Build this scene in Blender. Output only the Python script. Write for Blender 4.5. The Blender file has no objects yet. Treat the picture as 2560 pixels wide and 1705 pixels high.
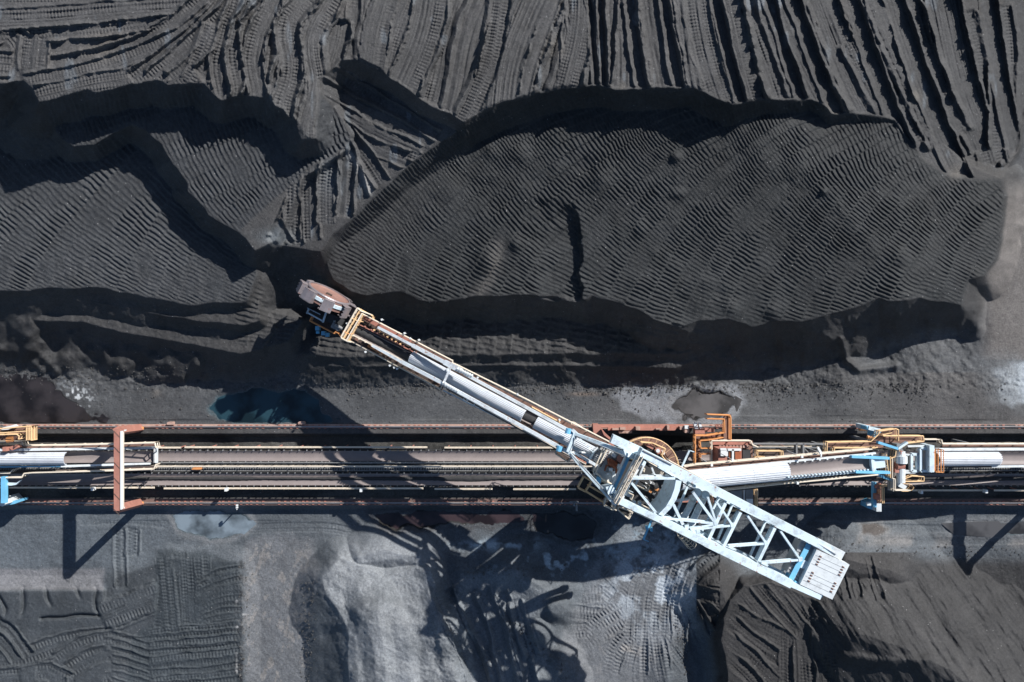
import bpy, math, random
import numpy as np
from mathutils import Vector
random.seed(7); RNG = np.random.RandomState(11)
R = math.radians
SC = bpy.context.scene
COL = SC.collection
HC = 90.0            # camera height above the yard, metres
PXM = 22.0           # photograph pixels per metre at ground level
CU, CV = 1280.0, 852.5
SUN_EL, SUN_AZ = 34.0, 47.3      # azimuth clockwise from +Y

LIFT = lambda u: 0.0      # how far the part being built stands above the heights written for it
def P(u, v, z):
    """a place in the yard seen in the survey picture at (u, v), standing at height z"""
    z = z + LIFT(u)
    k = (HC - z) / HC / PXM
    return ((u - CU) * k, (CV - v) * k, z)
def W(px, z):
    return px / PXM * (HC - z) / HC

# ------------------------------------------------------------------ terrain
def axis(lo, hi, step, far):
    inner = np.arange(lo, hi + 0.1, step)
    g, s = [], step
    x = 0.0
    while x < far:
        s *= 1.35; x += s; g.append(x)
    g = np.array(g)
    return np.concatenate([lo - g[::-1], inner, hi + g])
us = axis(-90, 2650, 2.0, 1500)
vs = axis(-90, 1795, 2.0, 1500)
U, V = np.meshgrid(us, vs)
U = U.astype(np.float32); V = V.astype(np.float32)
NR, NC = U.shape

def vnoise(scale, seed, su=1.0, sv=1.0, ang=0.0):
    """smooth value noise, about -1..1, one lattice cell = scale px"""
    rs = np.random.RandomState(seed)
    if ang:
        c, s = math.cos(R(ang)), math.sin(R(ang))
        X = (U * c + V * s) / (scale * su); Y = (-U * s + V * c) / (scale * sv)
    else:
        X = U / (scale * su); Y = V / (scale * sv)
    L = rs.uniform(-1, 1, (256, 256)).astype(np.float32)
    xi = np.floor(X).astype(np.int32); yi = np.floor(Y).astype(np.int32)
    fx = X - xi; fy = Y - yi
    fx = fx * fx * (3 - 2 * fx); fy = fy * fy * (3 - 2 * fy)
    x0 = xi & 255; x1 = (xi + 1) & 255; y0 = yi & 255; y1 = (yi + 1) & 255
    return (L[y0, x0] * (1 - fx) + L[y0, x1] * fx) * (1 - fy) + (L[y1, x0] * (1 - fx) + L[y1, x1] * fx) * fy
def fbm(scale, seed, octs=4, gain=0.5, **k):
    t = 0; a = 1.0
    for i in range(octs):
        t = t + a * vnoise(scale / 2 ** i, seed + i * 17, **k); a *= gain
    return t
def sstep(a, b, x):
    t = np.clip((x - a) / (b - a), 0, 1)
    return t * t * (3 - 2 * t)

CSTEP = 4
cr = np.arange(0, NR, 2); cc = np.arange(0, NC, 2)
def _up(a):
    """coarse (every second vertex) to full grid"""
    out = np.empty((NR, NC), np.float32)
    rows = np.empty((len(cr), NC), np.float32)
    for i in range(len(cr)):
        rows[i] = np.interp(us, us[cc], a[i])
    w = np.interp(vs, vs[cr], np.arange(len(cr)))
    i0 = np.clip(np.floor(w).astype(int), 0, len(cr) - 2); f = (w - i0)[:, None].astype(np.float32)
    out[:] = rows[i0] * (1 - f) + rows[i0 + 1] * f
    return out
UC = U[np.ix_(cr, cc)]; VC = V[np.ix_(cr, cc)]
def seg_dist(X, Y, pts, closed):
    d2 = np.full(X.shape, 1e12, np.float32)
    n = len(pts)
    for i in range(n if closed else n - 1):
        x0, y0 = pts[i]; x1, y1 = pts[(i + 1) % n]
        dx, dy = x1 - x0, y1 - y0
        L2 = dx * dx + dy * dy + 1e-9
        t = np.clip(((X - x0) * dx + (Y - y0) * dy) / L2, 0, 1)
        d2 = np.minimum(d2, (X - x0 - t * dx) ** 2 + (Y - y0 - t * dy) ** 2)
    return np.sqrt(d2)
def inside(X, Y, pts):
    c = np.zeros(X.shape, bool); n = len(pts)
    for i in range(n):
        x0, y0 = pts[i]; x1, y1 = pts[(i + 1) % n]
        if y0 == y1: continue
        m = ((y0 > Y) != (y1 > Y)) & (X < (x1 - x0) * (Y - y0) / (y1 - y0) + x0)
        c ^= m
    return c
def sd_poly(pts, wig=0.0, seed=1, wscale=60):
    """signed distance in px, negative inside"""
    d = seg_dist(UC, VC, pts, True)
    d = np.where(inside(UC, VC, pts), -d, d)
    d = _up(d)
    if wig: d = d + wig * fbm(wscale, seed, 3)
    return d
def sd_line(pts, wig=0.0, seed=1):
    d = _up(seg_dist(UC, VC, pts, False))
    if wig: d = d + wig * fbm(50, seed, 3)
    return d
def talus(d, steep=1.3, run=35.0, rep=0.72):
    """drop in metres, d px outside an edge: a steep cut, then loose material at rest"""
    d = np.maximum(d, 0)
    return (np.minimum(d, run) * steep + np.maximum(d - run, 0) * rep) / PXM

# ---- base ground: lane level 0, conveyor trench, lower yard to the south
gnd = np.interp(vs, [1055, 1062, 1084, 1092, 1240, 1244, 1262, 1266, 1276, 1300], [0, .12, .12, -1.0, -1.0, -.9, -.9, -.95, -1.0, -1.0]).astype(np.float32)[:, None] + 0 * U
gnd += 0.10 * fbm(220, 3, 3) * ((V < 1050) | (V > 1300))
Z = gnd.copy()

hA = np.interp(U + 0.25 * V, [-400, 0, 600, 1000, 1900, 2250, 2450, 2580, 2680], [15.3, 15.3, 14.9, 13.4, 12.6, 8.8, 6.2, 3.2, 0.0]).astype(np.float32)
hB = np.interp(V, [250, 600], [11.6, 10.2]).astype(np.float32)
hC = np.interp(V, [400, 760], [8.2, 7.0]).astype(np.float32)
hD = np.minimum(np.interp(V, [250, 500, 820], [9.9, 8.4, 6.9]), np.interp(U, [1800, 2250, 2450, 2520], [10.2, 7.4, 5.3, 4.2])).astype(np.float32)

PA = [(-700, 208), (0, 208), (58, 203), (78, 219), (97, 257), (139, 248), (219, 226), (252, 228), (329, 212), (383, 201), (420, 212), (511, 206), (537, 234), (553, 248), (613, 237), (668, 243), (687, 267), (708, 270), (738, 303), (756, 345), (790, 345),
      (800, 200), (850, 148), (905, 151), (989, 199), (1069, 259), (1160, 303), (1240, 262), (1350, 228), (1500, 209), (1540, 224), (1640, 218), (1740, 220), (1768, 236), (1832, 262), (1860, 252), (1960, 249), (2030, 247), (2062, 262), (2078, 285), (2160, 286), (2240, 296), (2262, 330), (2300, 395), (2370, 440), (2480, 452), (2500, 448), (2540, 380), (2600, 100), (2620, -1500), (-700, -1500)]
PR = [(800, 140), (900, 140), (1000, 200), (1120, 300), (1140, 330), (1060, 385), (960, 470), (890, 540), (830, 590), (800, 628), (705, 613), (640, 628), (600, 575), (628, 548), (694, 489), (778, 416), (850, 372), (882, 340), (855, 290), (808, 240)]
PB = [(100, 250), (142, 330), (160, 350), (186, 365), (234, 360), (285, 332), (329, 314), (365, 327), (402, 361), (427, 402), (471, 460), (471, 478), (511, 519), (522, 540), (570, 565), (613, 597), (637, 629), (690, 600), (760, 440), (870, 372), (880, 340), (840, 270), (760, 200), (100, 180)]
PB2 = [(-700, 215), (40, 207), (78, 222), (110, 300), (60, 290), (0, 262), (-700, 262)]
PC = [(-700, 726), (0, 726), (73, 724), (120, 717), (263, 721), (314, 730), (369, 743), (449, 759), (471, 760), (562, 757), (617, 752), (632, 720), (640, 690), (640, 620), (500, 500), (420, 400), (300, 330), (100, 330), (-700, 300)]
PC2 = [(-700, 744), (0, 744), (84, 743), (120, 748), (190, 743), (256, 759), (303, 766), (350, 780), (456, 796), (603, 814), (650, 800), (640, 700), (-700, 650)]
PC3 = [(-700, 802), (47, 799), (201, 803), (300, 830), (420, 852), (520, 868), (600, 884), (655, 872), (690, 820), (640, 700), (-700, 700)]
PD = [(812, 640), (860, 575), (905, 515), (970, 450), (1050, 385), (1130, 330), (1300, 220), (1500, 170), (2100, 200), (2300, 300), (2400, 400), (2500, 448), (2512, 490), (2505, 560), (2490, 640), (2460, 690), (2420, 700), (2400, 760), (2330, 752), (2300, 742), (2215, 752), (2195, 745), (2140, 768), (2060, 790), (2000, 802), (1930, 802), (1905, 810), (1880, 818), (1820, 796), (1740, 806), (1700, 816), (1640, 800), (1590, 770), (1560, 764), (1480, 738), (1462, 748), (1400, 742), (1340, 736), (1195, 740), (1160, 745), (1110, 754), (1050, 750), (1000, 728), (965, 733), (915, 738), (880, 728), (830, 700)]
PF = [(770, 885), (785, 850), (900, 760), (1200, 740), (1700, 800), (1760, 860), (1700, 884), (1560, 884), (1300, 885), (1000, 887), (860, 893), (800, 891)]
PF2 = [(770, 892), (800, 912), (850, 916), (1000, 916), (1300, 913), (1500, 915), (1690, 919), (1740, 900), (1700, 850), (900, 850)]
PE = [(585, 770), (620, 745), (650, 690), (680, 780), (760, 800), (720, 850), (650, 872), (590, 862)]

dA = sd_poly(PA, 3.5, 101, 40); dR = sd_poly(PR, 3, 111); dB = sd_poly(PB, 2.5, 121, 40)
dC = sd_poly(PC, 3, 131); dC2 = sd_poly(PC2, 2.2, 141, 50); dC3 = sd_poly(PC3, 2.2, 151, 60)
dD = sd_poly(PD, 3, 161, 50); dF = sd_poly(PF, 2.5, 171, 40); dF2 = sd_poly(PF2, 2, 181, 60); dE = sd_poly(PE, 4, 191)
dB2 = sd_poly(PB2, 3, 195)
hR = (8.8 + 3.2 * np.clip((1.0 * (U - 700) - 0.9 * (V - 600)) / 800.0, -0.6, 1.0)).astype(np.float32)
lump = fbm(26, 205, 3) * sstep(5, 40, 1 * V)
def add(h, d, **k):
    global Z
    Z = np.maximum(Z, h - talus(d, **k))
rough = 1.0 + 0.18 * fbm(70, 211, 3)
add(4.3 + 0 * U, dC3 * (1 + .3 * (rough - 1)), steep=1.5, run=40, rep=.96)
add(np.interp(U, [0, 250, 600], [5.2, 5.6, 5.9]).astype(np.float32), dC2 * (1 + .3 * (rough - 1)), steep=1.6, run=40, rep=.96)
add(2.0 + 0 * U, dF2 * rough, steep=1.4, run=40, rep=.8)
add(2.9 + 0 * U, dF, steep=1.2, run=10, rep=.75)
add(4.0 + 0 * U, dE, steep=1.2, run=45, rep=.92)
add(hC, dC * rough, steep=1.2, run=15)
add(hD, dD * rough, steep=1.5, run=70, rep=.95)
add(hR, dR, steep=1.0, run=40)
add(hB, dB, steep=1.5, run=60)
add(9.4 + 0 * U, dB2, steep=1.5, run=60)
add(hA, dA, steep=1.25, run=90)
# notches and slips in the long cut faces
for (x, y, r, dpt) in [(1410, 800, 34, .5), (2215, 890, 60, -1.0), (2100, 900, 60, .8), (1900, 900, 70, -.8), (1790, 905, 60, .6), (2330, 800, 50, -.7), (1660, 890, 40, .4), (1290, 935, 30, .35), (1420, 940, 30, .3), (2400, 850, 60, -.6), (2240, 800, 40, .6)]:
    Z += dpt * np.exp(-(((U - x) / r) ** 2 + ((V - y) / (r * 1.5)) ** 2)) * (V < 1040)
ridge_line = sd_line([(2105, 850), (2118, 900), (2150, 925), (2240, 915)])
Z += .7 * np.exp(-(ridge_line / 9) ** 2)
# hump in the middle of the big cut and the step beside it
dstep = sd_poly([(1340, 505), (1365, 500), (1395, 496), (1425, 510), (1440, 560), (1446, 640), (1455, 746), (1200, 760), (1230, 690), (1270, 560)], 8, 221, 36)
Z -= .8 * sstep(7, -5, dstep) * sstep(1290, 1428, U + .25 * fbm(40, 227, 3) * 60) * sstep(488, 560, V + 14 * fbm(30, 229, 2))
for (x, y, r, a) in [(1300, 385, 28, .35), (1225, 378, 20, .3), (1215, 655, 26, .45), (1500, 445, 30, .35), (1470, 420, 24, -.3), (1690, 392, 12, .5), (1120, 480, 40, .3), (2060, 480, 8, .4), (1290, 610, 18, .5), (2250, 640, 22, .35), (2440, 690, 20, .4), (1830, 770, 22, .4), (1932, 780, 20, .35)]:
    Z += a * np.exp(-((U - x) ** 2 + (V - y) ** 2) / r ** 2)

# ---- south yard
dG = sd_poly([(806, 1446), (850, 1395), (960, 1440), (1075, 1415), (1100, 1500), (1130, 1580), (1180, 1900), (880, 1900), (872, 1700), (868, 1570), (845, 1525), (815, 1485)], 4, 231)
add(np.interp(V, [1400, 1480, 1560], [1.4, 2.2, 3.3]).astype(np.float32) + 0.25 * fbm(120, 235, 3), dG, steep=.95, run=60, rep=.8)
dG2 = sd_line([(930, 1540), (950, 1640), (960, 1900)], 3, 241)
Z = np.where(dG < 0, np.maximum(Z, 3.9 - .5 * np.maximum(dG2 - 14, 0) / PXM), Z)
dG3 = sd_line([(1040, 1400), (960, 1385), (900, 1400)], 3, 243)
Z = np.maximum(Z, 1.35 - (.6 + .4 * sstep(940, 840, U)) * np.maximum(dG3 - 10, 0) / PXM)
dG4 = sd_poly([(1160, 1440), (1300, 1420), (1370, 1480), (1330, 1560), (1400, 1700), (1420, 1900), (1180, 1900), (1110, 1560)], 5, 251)
add(1.0 + 0.2 * fbm(100, 255, 3), dG4, steep=.6, run=20, rep=.5)
lobe = sd_poly([(872, 1520), (900, 1490), (960, 1480), (1010, 1500), (1040, 1570), (1070, 1900), (872, 1900)], 5, 247)
Z += .6 * sstep(6, -26, lobe)
lobe2 = sd_line([(1060, 1430), (1085, 1520), (1110, 1620), (1135, 1720)], 4, 249)
Z += .5 * np.exp(-(lobe2 / 18) ** 2)
for (x, y, r, h) in [(1398, 1525, 44, 1.5), (1350, 1580, 34, 1.0), (1420, 1650, 50, .9), (1250, 1420, 60, .7), (1330, 1450, 50, .5)]:
    d = np.sqrt((U - x) ** 2 + (V - y) ** 2) + 5 * fbm(40, int(x), 2)
    Z += h * sstep(r * 1.15, r * .25, d)
dH = sd_poly([(1812, 1545), (1822, 1500), (1860, 1465), (1930, 1455), (2010, 1490), (2090, 1500), (2110, 1900), (1812, 1900), (1822, 1680), (1806, 1600)], 4, 261, 40)
add(2.5 + 0 * U, dH, steep=1.5, run=40, rep=.72)
dH2 = sd_line([(1790, 1465), (1800, 1500)], 4, 263); Z = np.maximum(Z, 2.3 - .62 * np.maximum(dH2 - 12, 0) / PXM)
dH3 = sd_line([(1700, 1560), (1660, 1620), (1690, 1900)], 4, 264); Z = np.maximum(Z, -.2 - .3 * dH3 / PXM)
dK = sd_line([(2120, 1410), (2220, 1432)], 6, 271); Z = np.maximum(Z, 2.6 - .6 * np.maximum(dK - 12, 0) / PXM)
strk = fbm(26, 281, 4, su=5, sv=1, ang=58)
dJ = sd_line([(2150, 1590), (2330, 1660), (2700, 1900)], 4, 291)
side = (V - 1590) - (U - 2150) * .45
hJ = 6.0 - np.where(side < 0, .60, .62) * np.maximum(dJ - 10, 0) / PXM + .19 * strk + .09 * fbm(14, 283, 3, su=7, sv=1, ang=54)
Z = np.maximum(Z, hJ)
Z += 0.5 * np.exp(-(sd_line([(2110, 1640), (2230, 1655), (2320, 1650)]) / 12) ** 2) * 1.0
# left yard: the long low bank, blade steps
dL = sd_poly([(-700, 1478), (0, 1478), (262, 1478), (300, 1440), (420, 1400), (590, 1405), (606, 1480), (606, 1900), (-700, 1900)], 2, 301, 40)
add(-.35 + 0 * U, dL, steep=.35, run=40, rep=.3)
ZB = Z.copy()
GM = [0]
TINT = np.zeros((NR, NC), np.float32)        # where dozer treads pressed the coal smooth
def spline(pts, step=14.0):
    pts = [np.array(p, float) for p in pts]
    if len(pts) == 2:
        n = max(2, int(np.linalg.norm(pts[1] - pts[0]) / 40)); return [pts[0] + (pts[1] - pts[0]) * i / n for i in range(n + 1)]
    q = [2 * pts[0] - pts[1]] + pts + [2 * pts[-1] - pts[-2]]
    out = []
    for i in range(1, len(q) - 2):
        n = max(2, int(np.linalg.norm(q[i + 1] - q[i]) / step / 1.6))
        for j in range(n):
            t = j / n
            out.append(.5 * (2 * q[i] + (q[i + 1] - q[i - 1]) * t + (2 * q[i - 1] - 5 * q[i] + 4 * q[i + 1] - q[i + 2]) * t * t + (3 * q[i] - q[i - 1] - 3 * q[i + 1] + q[i + 2]) * t ** 3))
    out.append(q[-2]); return out
LUMP = fbm(14, 311, 3); WEAR = fbm(44, 313, 3)
def dozer(pts, w=60, cut=0.2, berm=(.3, .3), bw=14, tread=0.06, per=8.5, mask=None, tw=.24, to=.3, soft=6, sides=(-1, 1), flute=.045):
    """one pass of a tracked dozer: blade cut w px wide, spill berms on its sides, two grouser tracks"""
    pl = spline(pts)
    xs = [p[0] for p in pl]; ys = [p[1] for p in pl]
    m = w / 2 + bw * 2 + 6
    c0, c1 = np.searchsorted(us, min(xs) - m), np.searchsorted(us, max(xs) + m)
    r0, r1 = np.searchsorted(vs, min(ys) - m), np.searchsorted(vs, max(ys) + m)
    if c1 - c0 < 2 or r1 - r0 < 2: return
    X = U[r0:r1, c0:c1]; Y = V[r0:r1, c0:c1]
    bd = np.full(X.shape, 1e9, np.float32); sg = np.zeros(X.shape, np.float32); ar = np.zeros(X.shape, np.float32); over = np.zeros(X.shape, np.float32)
    s0 = 0.0; n = len(pl) - 1
    for i in range(n):
        (x0, y0), (x1, y1) = pl[i], pl[i + 1]
        dx, dy = x1 - x0, y1 - y0; L = math.hypot(dx, dy) + 1e-6
        t = ((X - x0) * dx + (Y - y0) * dy) / (L * L)
        tc = np.clip(t, 0, 1)
        d = np.hypot(X - x0 - tc * dx, Y - y0 - tc * dy)
        b = d < bd
        bd = np.where(b, d, bd)
        cr_ = ((X - x0) * dy - (Y - y0) * dx) / L
        sg = np.where(b, cr_, sg); ar = np.where(b, s0 + t * L, ar)
        s0 += L
    endf = sstep(-soft, soft, ar) * sstep(s0 + soft, s0 - soft, ar)
    wj = 1 + .10 * LUMP[r0:r1, c0:c1]
    a = np.abs(sg) / wj
    ins = sstep(w / 2 + 3, w / 2 - 3, a) * endf
    mk = mask[r0:r1, c0:c1] if mask is not None else 1.0
    ins = ins * mk
    zb = ZB[r0:r1, c0:c1]; z = Z[r0:r1, c0:c1]
    z = z * (1 - ins) + (zb - cut) * ins
    fl = np.interp(sg, np.arange(-90, 91, 3.0), np.random.RandomState(GM[0]).normal(0, 1, 61)); GM[0] += 1
    z = z + ins * flute * fl * np.clip(.7 + .6 * WEAR[r0:r1, c0:c1], 0, 1.3)
    if tread:
        for sgn in sides:
            tp_ = tw if tw > 1 else w * tw
            k = sstep(tp_ / 2 + 2, tp_ / 2 - 1.5, np.abs(sg - sgn * to * w)) * endf * mk
            g = np.sin(2 * np.pi * (ar + 2.0 * sgn) / per)
            wear = np.clip(.62 + .75 * WEAR[r0:r1, c0:c1], .08, 1.15)
            z = z + k * (wear * tread * np.clip(g * 1.15, -1, 1) - .03)
    for sgn, bh in ((-1, berm[0]), (1, berm[1])):
        if bh <= 0: continue
        c = sg * sgn - (w / 2 + bw * .45) - 3.5 * WEAR[r0:r1, c0:c1]
        k = np.clip(1 - np.abs(c) / (bw * .72), 0, 1) * endf * mk
        hh = bh * np.clip(1 + .45 * LUMP[r0:r1, c0:c1] + .5 * WEAR[r0:r1, c0:c1], .05, 2)
        z = np.where(k > 0, np.maximum(z, zb - cut * .5 + (hh + cut * .5) * k ** 1.05 - (1 - k) * .2), z)
    Z[r0:r1, c0:c1] = z
    TINT[r0:r1, c0:c1] = np.maximum(TINT[r0:r1, c0:c1] * (1 - ins), ins * .8)
mA = sstep(4, -8, dA); mR = sstep(4, -8, dR) * sstep(-2, 6, dA) * sstep(-2, 4, dB + 25)
rr = random.Random(5)
# upper deck: fan of passes
lean_x = [400, 560, 700, 850, 1000, 1200, 1380, 1500, 1700, 1850, 2000, 2300, 2500, 2650]
lean_k = [-1.0, -.75, -.30, -.22, -.27, -.36, -.20, .0, .16, .24, .34, .26, .08, .0]
xs_ = [x for x in list(np.arange(760, 1450, 31)) + list(np.arange(1450, 2660, 50))]
rr.shuffle(xs_)
for x0 in xs_:
    k = np.interp(x0, lean_x, lean_k)
    right = x0 > 1450
    x0 = x0 + rr.uniform(-8, 8)
    yE = rr.uniform(330, 470)
    y0 = -95 if rr.random() < .75 else rr.uniform(0, 120)
    amp = 5 if right else 13
    ph = rr.uniform(0, 6)
    pts = [(x0 + k * y + amp * math.sin(y / 75 + ph) + (.0022 * y * y if right else 0) * (k - .1), y) for y in np.linspace(y0, yE, 8)]
    if right:
        dozer(pts, w=rr.uniform(56, 88), cut=rr.uniform(-.15, .5), berm=(rr.uniform(.1, .5), rr.uniform(.1, .7)), bw=rr.uniform(12, 22), mask=mA, tread=.04 if rr.random() < .75 else 0, tw=rr.uniform(16, 22), sides=rr.choice([(-1, 1), (-1, 1), (1,)]))
    else:
        dozer(pts, w=rr.uniform(44, 78), cut=rr.uniform(-.35, .5), berm=(rr.uniform(.05, .55), rr.uniform(.1, .8)), bw=rr.uniform(10, 20), mask=mA, tread=.034 if rr.random() < .62 else 0, tw=rr.uniform(17, 25), sides=rr.choice([(-1, 1), (-1, 1), (1,), (-1,)]))
for (x0, k, w) in [(1478, .06, 18), (1500, .05, 16), (1575, .1, 30), (1660, .14, 26), (1790, .2, 28), (1925, .27, 26), (1985, .33, 34), (2130, .3, 40), (2235, .3, 56), (2470, .12, 44)]:
    pts = [(x0 + k * y + .00018 * y * y * (1 if k > .08 else 0), y) for y in np.linspace(-90, 460, 7)]
    dozer(pts, w=w * .85, cut=.52, berm=(.15, .35), bw=13, mask=mA, tread=0, flute=.02)
# upper left corner
for pts, w, b in [([(-90, 18), (230, 16), (420, 12), (640, -10)], 70, (.1, .1)), ([(-90, 60), (120, 52), (330, 34), (560, 20)], 60, (.3, .1)), ([(-90, 98), (150, 82), (340, 62), (540, 38)], 24, (.5, .5)),
                  ([(20, 95), (40, 130), (10, 200)], 80, (.2, .2)), ([(90, 90), (80, 180)], 60, (.1, .3)), ([(-80, 150), (30, 160)], 50, (.2, .2)),
                  ([(130, 165), (300, 130), (420, 70), (520, -10)], 40, (.2, .35)), ([(60, 215), (200, 190), (330, 150), (480, 80), (590, -20)], 52, (.25, .3)), ([(90, 245), (240, 210), (340, 190), (460, 110)], 46, (.25, .25)),
                  ([(330, 200), (400, 150), (520, 60), (560, 0)], 40, (.2, .3)), ([(380, 200), (470, 120), (560, 40), (640, -60)], 44, (.2, .3)), ([(430, 205), (520, 130), (600, 40), (640, -90)], 40, (.3, .3)), ([(470, 205), (500, 150), (530, 60)], 34, (.2, .2)), ([(500, 190), (580, 120), (640, 30), (690, -90)], 44, (.3, .4))]:
    dozer(pts, w=w, cut=rr.uniform(-.1, .25), berm=b, bw=14, mask=mA, tread=.040, tw=20 if w > 44 else 16)
for (x0, yE, ph) in [(560, 240, 0), (600, 235, 1), (640, 240, 2.2), (680, 265, 3.1), (715, 280, 4), (750, 330, 5), (640, 240, .5), (785, 340, 1.5), (720, 330, 2.8)]:
    pts = [(x0 + (55 if y < 60 else 0) * (1 - y / 60) * .5 + 10 * math.sin(y / 34 + ph) - .06 * y + 10, y) for y in np.linspace(-60, yE + 30, 9)]
    dozer(pts, w=rr.uniform(38, 60), cut=rr.uniform(-.3, .3), berm=(rr.uniform(.2, .6), rr.uniform(.1, .55)), bw=rr.uniform(12, 20), mask=mA, tread=.040, tw=18, sides=rr.choice([(-1, 1), (1,), (-1,)]))
# the ramp in the middle
for pts, w, b in [([(790, 160), (900, 235), (1000, 290), (1090, 350)], 40, (.3, .2)), ([(780, 200), (880, 262), (980, 310), (1075, 372)], 36, (.35, .3)), ([(770, 235), (860, 290), (950, 340), (1050, 385)], 36, (.4, .3)), ([(770, 262), (850, 320), (940, 370), (1020, 400)], 34, (.3, .35)),
                  ([(800, 290), (860, 350), (900, 420), (935, 470)], 40, (.4, .3)), ([(860, 330), (920, 400), (960, 460)], 36, (.3, .3)), ([(850, 350), (880, 430), (900, 500)], 40, (.5, .3)),
                  ([(735, 440), (733, 520), (735, 610)], 34, (.2, .35)), ([(775, 400), (775, 500), (778, 600)], 36, (.3, .4)), ([(830, 370), (815, 460), (815, 560)], 34, (.5, .2)), ([(700, 480), (670, 540), (640, 570)], 30, (.3, .3)), ([(870, 400), (865, 480), (860, 540)], 34, (.5, .3)), ([(680, 560), (700, 590), (680, 610)], 40, (.2, .2))]:
    dozer(pts, w=w, cut=rr.uniform(-.1, .25), berm=b, bw=12, mask=mR, tread=.05, tw=15, sides=rr.choice([(-1, 1), (1,), (-1,)]))
# south: bottom left compacted blocks
mS = (V > 1300).astype(np.float32)
for x in (0, 52, 125, 195, 250):
    Z -= .42 * np.exp(-((U - x - 11 * np.sin(V / 34 + x) - 5 * fbm(40, 1700 + x, 2)) / 5) ** 2) * sstep(1462, 1478, V) * sstep(1550 - (x % 50), 1520 - (x % 50), V) * (U < 275)
Z -= .5 * np.exp(-((V - 1543 + .05 * (U - 150) + 5 * fbm(50, 1711, 2)) / 4) ** 2) * sstep(95, 105, U) * sstep(255, 245, U)
Z += .5 * sstep(1466, 1478, V) * sstep(1600, 1470, V) * sstep(266, 256, U) * (U > -200)
for pts, w, c in [([(255, 1545), (330, 1515), (400, 1490)], 70, -.35), ([(-80, 1655), (60, 1640), (150, 1610), (280, 1590)], 44, .1), ([(150, 1660), (210, 1620), (300, 1600)], 50, .0), ([(170, 1680), (240, 1640), (340, 1625)], 40, .1), ([(-40, 1540), (20, 1570), (70, 1640)], 26, .25), ([(-60, 1570), (0, 1600), (40, 1650)], 26, .25), ([(90, 1680), (140, 1690), (120, 1790)], 40, .1), ([(300, 1320), (300, 1400), (305, 1470)], 26, .15), ([(332, 1320), (330, 1390)], 26, .15), ([(-80, 1700), (50, 1690)], 40, .1)]:
    dozer(pts, w=w, cut=c, berm=(.15, .2), bw=9, tread=.07, mask=mS)
for i, x in enumerate([410, 434, 458, 482, 506, 418, 470]):
    lx = rr.uniform(-14, 14)
    dozer([(x + lx, 1380 + rr.uniform(-8, 18)), (x, 1480), (x - lx, 1575)], w=34, cut=rr.uniform(-.15, .05), berm=(.06, .1), bw=7, tread=.055, tw=.42, to=.25, mask=mS)
for i in range(12):
    y = 1425 + i * 15
    dozer([(500, y + 40 - i * 2), (545, y + 14 - i), (604, y + rr.uniform(-4, 4))], w=26, cut=rr.uniform(-.12, .06), berm=(.1, .16), bw=7, tread=.05, tw=.42, to=.25, mask=mS)
for i in range(16):
    y = 1575 + i * 17 
    xa = rr.choice([260, 330, 365, 380, 300])
    dozer([(xa, y + 18), (440, y + 8), (530, y + 2), (604 + rr.uniform(-8, 8), y - 8)], w=28, cut=rr.uniform(-.12, .06), berm=(.08, .2), bw=7, tread=.05, tw=.42, to=.25, mask=mS)
for i in range(7):
    y = 1590 + i * 19
    dozer([(275, y), (320, y + 12), (370, y + 28)], w=20, cut=.06, berm=(.08, .16), bw=9, tread=.04, mask=mS)
# bottom centre: cut lanes and fan of tracks round the blue patch
for pts, w, c, b in [([(1105, 1480), (1140, 1560), (1180, 1640), (1230, 1800)], 46, .6, (.15, .3)), ([(1165, 1480), (1200, 1560), (1240, 1640), (1290, 1800)], 44, .35, (.1, .3)), ([(1205, 1470), (1240, 1560), (1260, 1640), (1290, 1760)], 30, .3, (.15, .35)), ([(1250, 1480), (1280, 1540), (1310, 1640), (1340, 1780)], 26, .4, (.15, .3)), ([(1290, 1500), (1305, 1560), (1330, 1640)], 22, .3, (.1, .25))]:
    dozer(pts, w=w, cut=c, berm=b, bw=13, tread=.06, mask=mS)
for i in range(24):
    a = R(-40 + i * 7.5 + rr.uniform(-4, 4)); cx, cy = 1600 + rr.uniform(-40, 50), 1520 + rr.uniform(-40, 50)
    L0, L1 = rr.uniform(-170, -100), rr.uniform(80, 180)
    dozer([(cx + L0 * math.cos(a), cy + L0 * math.sin(a)), (cx, cy), (cx + L1 * math.cos(a + .2), cy + L1 * math.sin(a + .2))], w=rr.uniform(34, 46), cut=rr.uniform(-.05, .05), berm=(.06, .12), bw=8, tread=.065, mask=mS, tw=17, soft=30)
for i in range(8):
    x = 1590 + i * 22
    dozer([(x + 40, 1380), (x, 1480), (x - 10, 1600)], w=34, cut=.02, berm=(.04, .06), bw=7, tread=.045, mask=mS, tw=15, soft=30)
for a0 in (8, 24, 40, 58, 74, 90, -18, -40, 15, 66):
    a = R(a0); cx, cy = 1640, 1430
    dozer([(1700 + 40 * math.cos(a), 1470 + 40 * math.sin(a)), (1700 + 150 * math.cos(a), 1470 + 150 * math.sin(a))], w=30, cut=.12, berm=(.1, .3), bw=10, tread=.06, mask=mS * (U < 1800), soft=25)
mH = sstep(2, -8, dH)
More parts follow.
